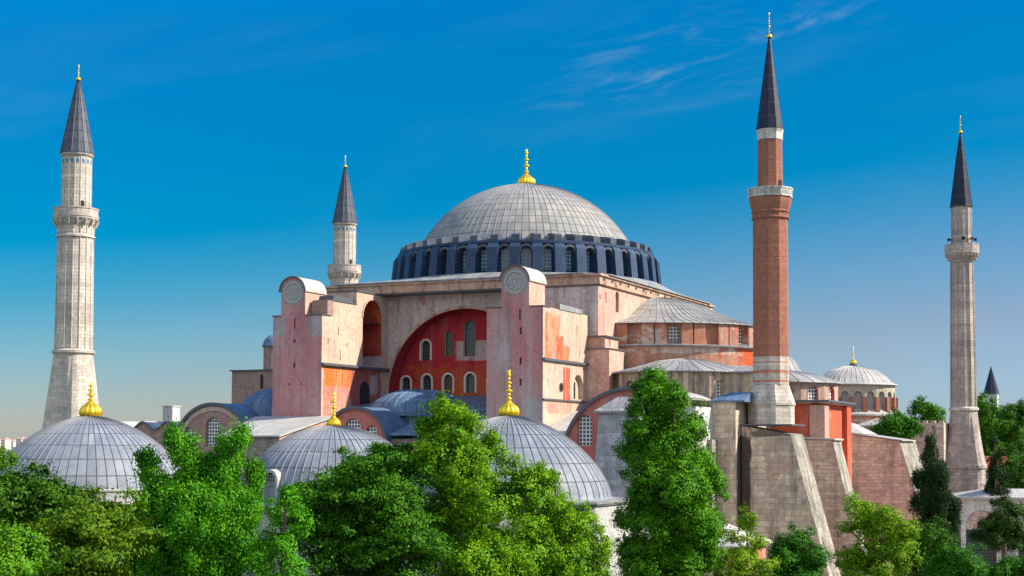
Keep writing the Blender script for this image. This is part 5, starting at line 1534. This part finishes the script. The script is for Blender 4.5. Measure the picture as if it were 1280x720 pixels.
def make_tree(k, name, mat, leaf, dens, base, lobes, label, clump, style):
    rs = np.random.RandomState(100 + k)
    root = thing(name, base, label, 'bush' if 'bush' in name else 'tree', None)
    L = []
    span = max(abs(l[0]) + l[2] for l in lobes)
    for x, z, rx, rz in lobes:
        # every lobe gets its own place in depth so that the crown is round in plan
        room = math.sqrt(max(0.0, span ** 2 - x ** 2)) - rx * 0.7
        dd = rs.uniform(-1, 1) * max(0, room) * 0.75
        L.append((x, dd, z, rx, (rx + rz) / 2 * rs.uniform(0.85, 1.15), rz))
        if room > rx * 0.8 and rx > 1.0:        # rear and side lobes nobody sees from the front
            L.append((x * 0.6, -np.sign(dd or 1) * room * rs.uniform(0.35, 0.7), z - rz * 0.3, rx * 0.9, rx * 0.9, rz * 0.85))
    # lobes carry boughs, boughs carry leaf clumps: dark gaps stay between the boughs
    PC, OUT, RC = [], [], []
    for cx, cy, cz, rx, ry, rz in L:
        C3, R3 = np.array([cx, cy, cz]), np.array([rx, ry, rz])
        rb = max(0.6, 0.37 * (rx * ry * rz) ** (1 / 3)) * (1.0 if style != 'plume' else 0.9)
        area = 4 * PI * ((rx * ry + ry * rz + rx * rz) / 3)
        nb = max(6, int(0.85 * area / (PI * rb ** 2)))
        d = unit(rs.normal(size=(nb, 3)))
        d[:, 2] = np.where(d[:, 2] < -0.5, -d[:, 2], d[:, 2])
        bc = C3 + d * np.maximum(R3 - 0.7 * rb, 0.2 * R3) * rs.uniform(0.62, 1.12, (nb, 1))
        stray = rs.rand(nb) < 0.16
        bc[stray] += d[stray] * rb * rs.uniform(0.5, 1.1, (stray.sum(), 1)) + np.array([0, 0, 0.25])
        for q in range(nb):
            rbq = rb * (rs.uniform(0.55, 1.25) if not stray[q] else rs.uniform(0.3, 0.55))
            nc = max(4, int(dens * 4 * PI * rbq ** 2 / (clump ** 2) * 0.46))
            e = unit(rs.normal(size=(nc, 3)) + 0.35 * d[q])
            asp = np.array([1, 1, 1.0]) if style == 'broad' else (np.array([0.85, 0.85, 1.35]) if style == 'plume' else np.array([1.1, 1.1, 0.7]))
            PC.append(bc[q] + e * asp * rbq * rs.uniform(0.55, 1.0, (nc, 1)))
            OUT.append(unit(e + 0.35 * d[q]))
            RC.append(clump * rs.uniform(0.4, 1.15, nc))
    PC, OUT, RC = np.concatenate(PC), np.concatenate(OUT), np.concatenate(RC)
    leaf = leaf * 0.70
    per = int(26 * (clump / (leaf * 2.6)) ** 1.5 * 0.62)
    per = max(14, min(per, 52))
    n = len(PC) * per
    ci = np.repeat(np.arange(len(PC)), per)
    off = np.clip(rs.normal(size=(n, 3)) * 0.46, -1.4, 1.4)
    sc = np.ones((n, 3))
    if style == 'plume': sc[:, 2] = 1.4
    elif style == 'chestnut': sc[:, 2] = 0.5
    else: sc[:, 2] = 0.85
    pos = PC[ci] + off * sc * RC[ci][:, None]
    nor = unit(1.0 * OUT[ci] + 0.40 * off + 0.26 * rs.normal(size=(n, 3)) + np.array([0, 0, 0.25]))
    t1 = unit(np.cross(nor, rs.normal(size=(n, 3))))
    if style == 'plume': t1 = unit(t1 * 0.6 + np.array([0, 0, 0.7]) + 0.2 * off)
    elif style == 'chestnut': t1 = unit(t1 + np.array([0, 0, -0.45]))
    nor = unit(nor - t1 * np.sum(nor * t1, axis=1, keepdims=True))
    t2 = np.cross(nor, t1)
    s = (leaf * rs.uniform(0.6, 1.25, n))[:, None]
    w = 0.36 if style == 'plume' else 0.42
    bend = nor * s * 0.16
    V = np.stack([pos - t1 * s * 0.6, pos + t2 * s * w + bend, pos + t1 * s * 0.7 - bend, pos - t2 * s * w + bend], axis=1)
    # local x = across the view, y = away; turn into the ground plane
    X = V[..., 0:1] * RX[0] + V[..., 1:2] * RY[0]
    Y = V[..., 0:1] * RX[1] + V[..., 1:2] * RY[1]
    V = np.concatenate([X, Y, V[..., 2:3]], axis=-1).reshape(-1, 3)
    me = bpy.data.meshes.new('crown')
    me.vertices.add(len(V)); me.vertices.foreach_set('co', V.astype(np.float32).ravel())
    me.loops.add(n * 4); me.loops.foreach_set('vertex_index', np.arange(n * 4, dtype=np.int32))
    me.polygons.add(n); me.polygons.foreach_set('loop_start', np.arange(0, n * 4, 4, dtype=np.int32))
    me.polygons.foreach_set('loop_total', np.full(n, 4, dtype=np.int32))
    me.materials.append(LM[mat])
    me.update(calc_edges=True)
    cr = bpy.data.objects.new('crown', me)
    COL.objects.link(cr); cr.parent = root
    # trunk and limbs
    mb = MB()
    top = max(l[2] for l in L)
    low = min(l[2] - l[5] for l in L)
    def W3(x, y, z): return (x * RX[0] + y * RY[0], x * RX[1] + y * RY[1], z)
    r0 = 0.10 + 0.013 * top if 'sapling' not in name else 0.12
    fork = max(1.0, low + 0.25 * (top - low))
    pts = [W3(0, 0, 0), W3(0.1, 0, fork * 0.5), W3(-0.05, 0.1, fork), W3(0.1, 0, fork + (top - fork) * 0.55), W3(0, 0, top)]
    mb.tube(pts, [r0 * 1.25, r0, r0 * 0.85, r0 * 0.5, 0.03], 8)
    for cx, cy, cz, rx, ry, rz in L:
        if cz < fork: continue
        s0 = min(cz - 0.5, fork + (cz - fork) * 0.45)
        s0 = max(s0, 0.5)
        mb.tube([W3(0, 0, s0), W3(cx * 0.5, cy * 0.5, s0 + (cz - s0) * 0.62), W3(cx, cy, cz), W3(cx * 1.1, cy * 1.1, cz + rz * 0.6)], [r0 * 0.40, r0 * 0.26, r0 * 0.13, 0.015], 6)
    mb.build('trunk', M['bark'], root)
    return n


tot = 0
for k, a in enumerate(TREES): tot += make_tree(k, *a)
print('leaves', tot)
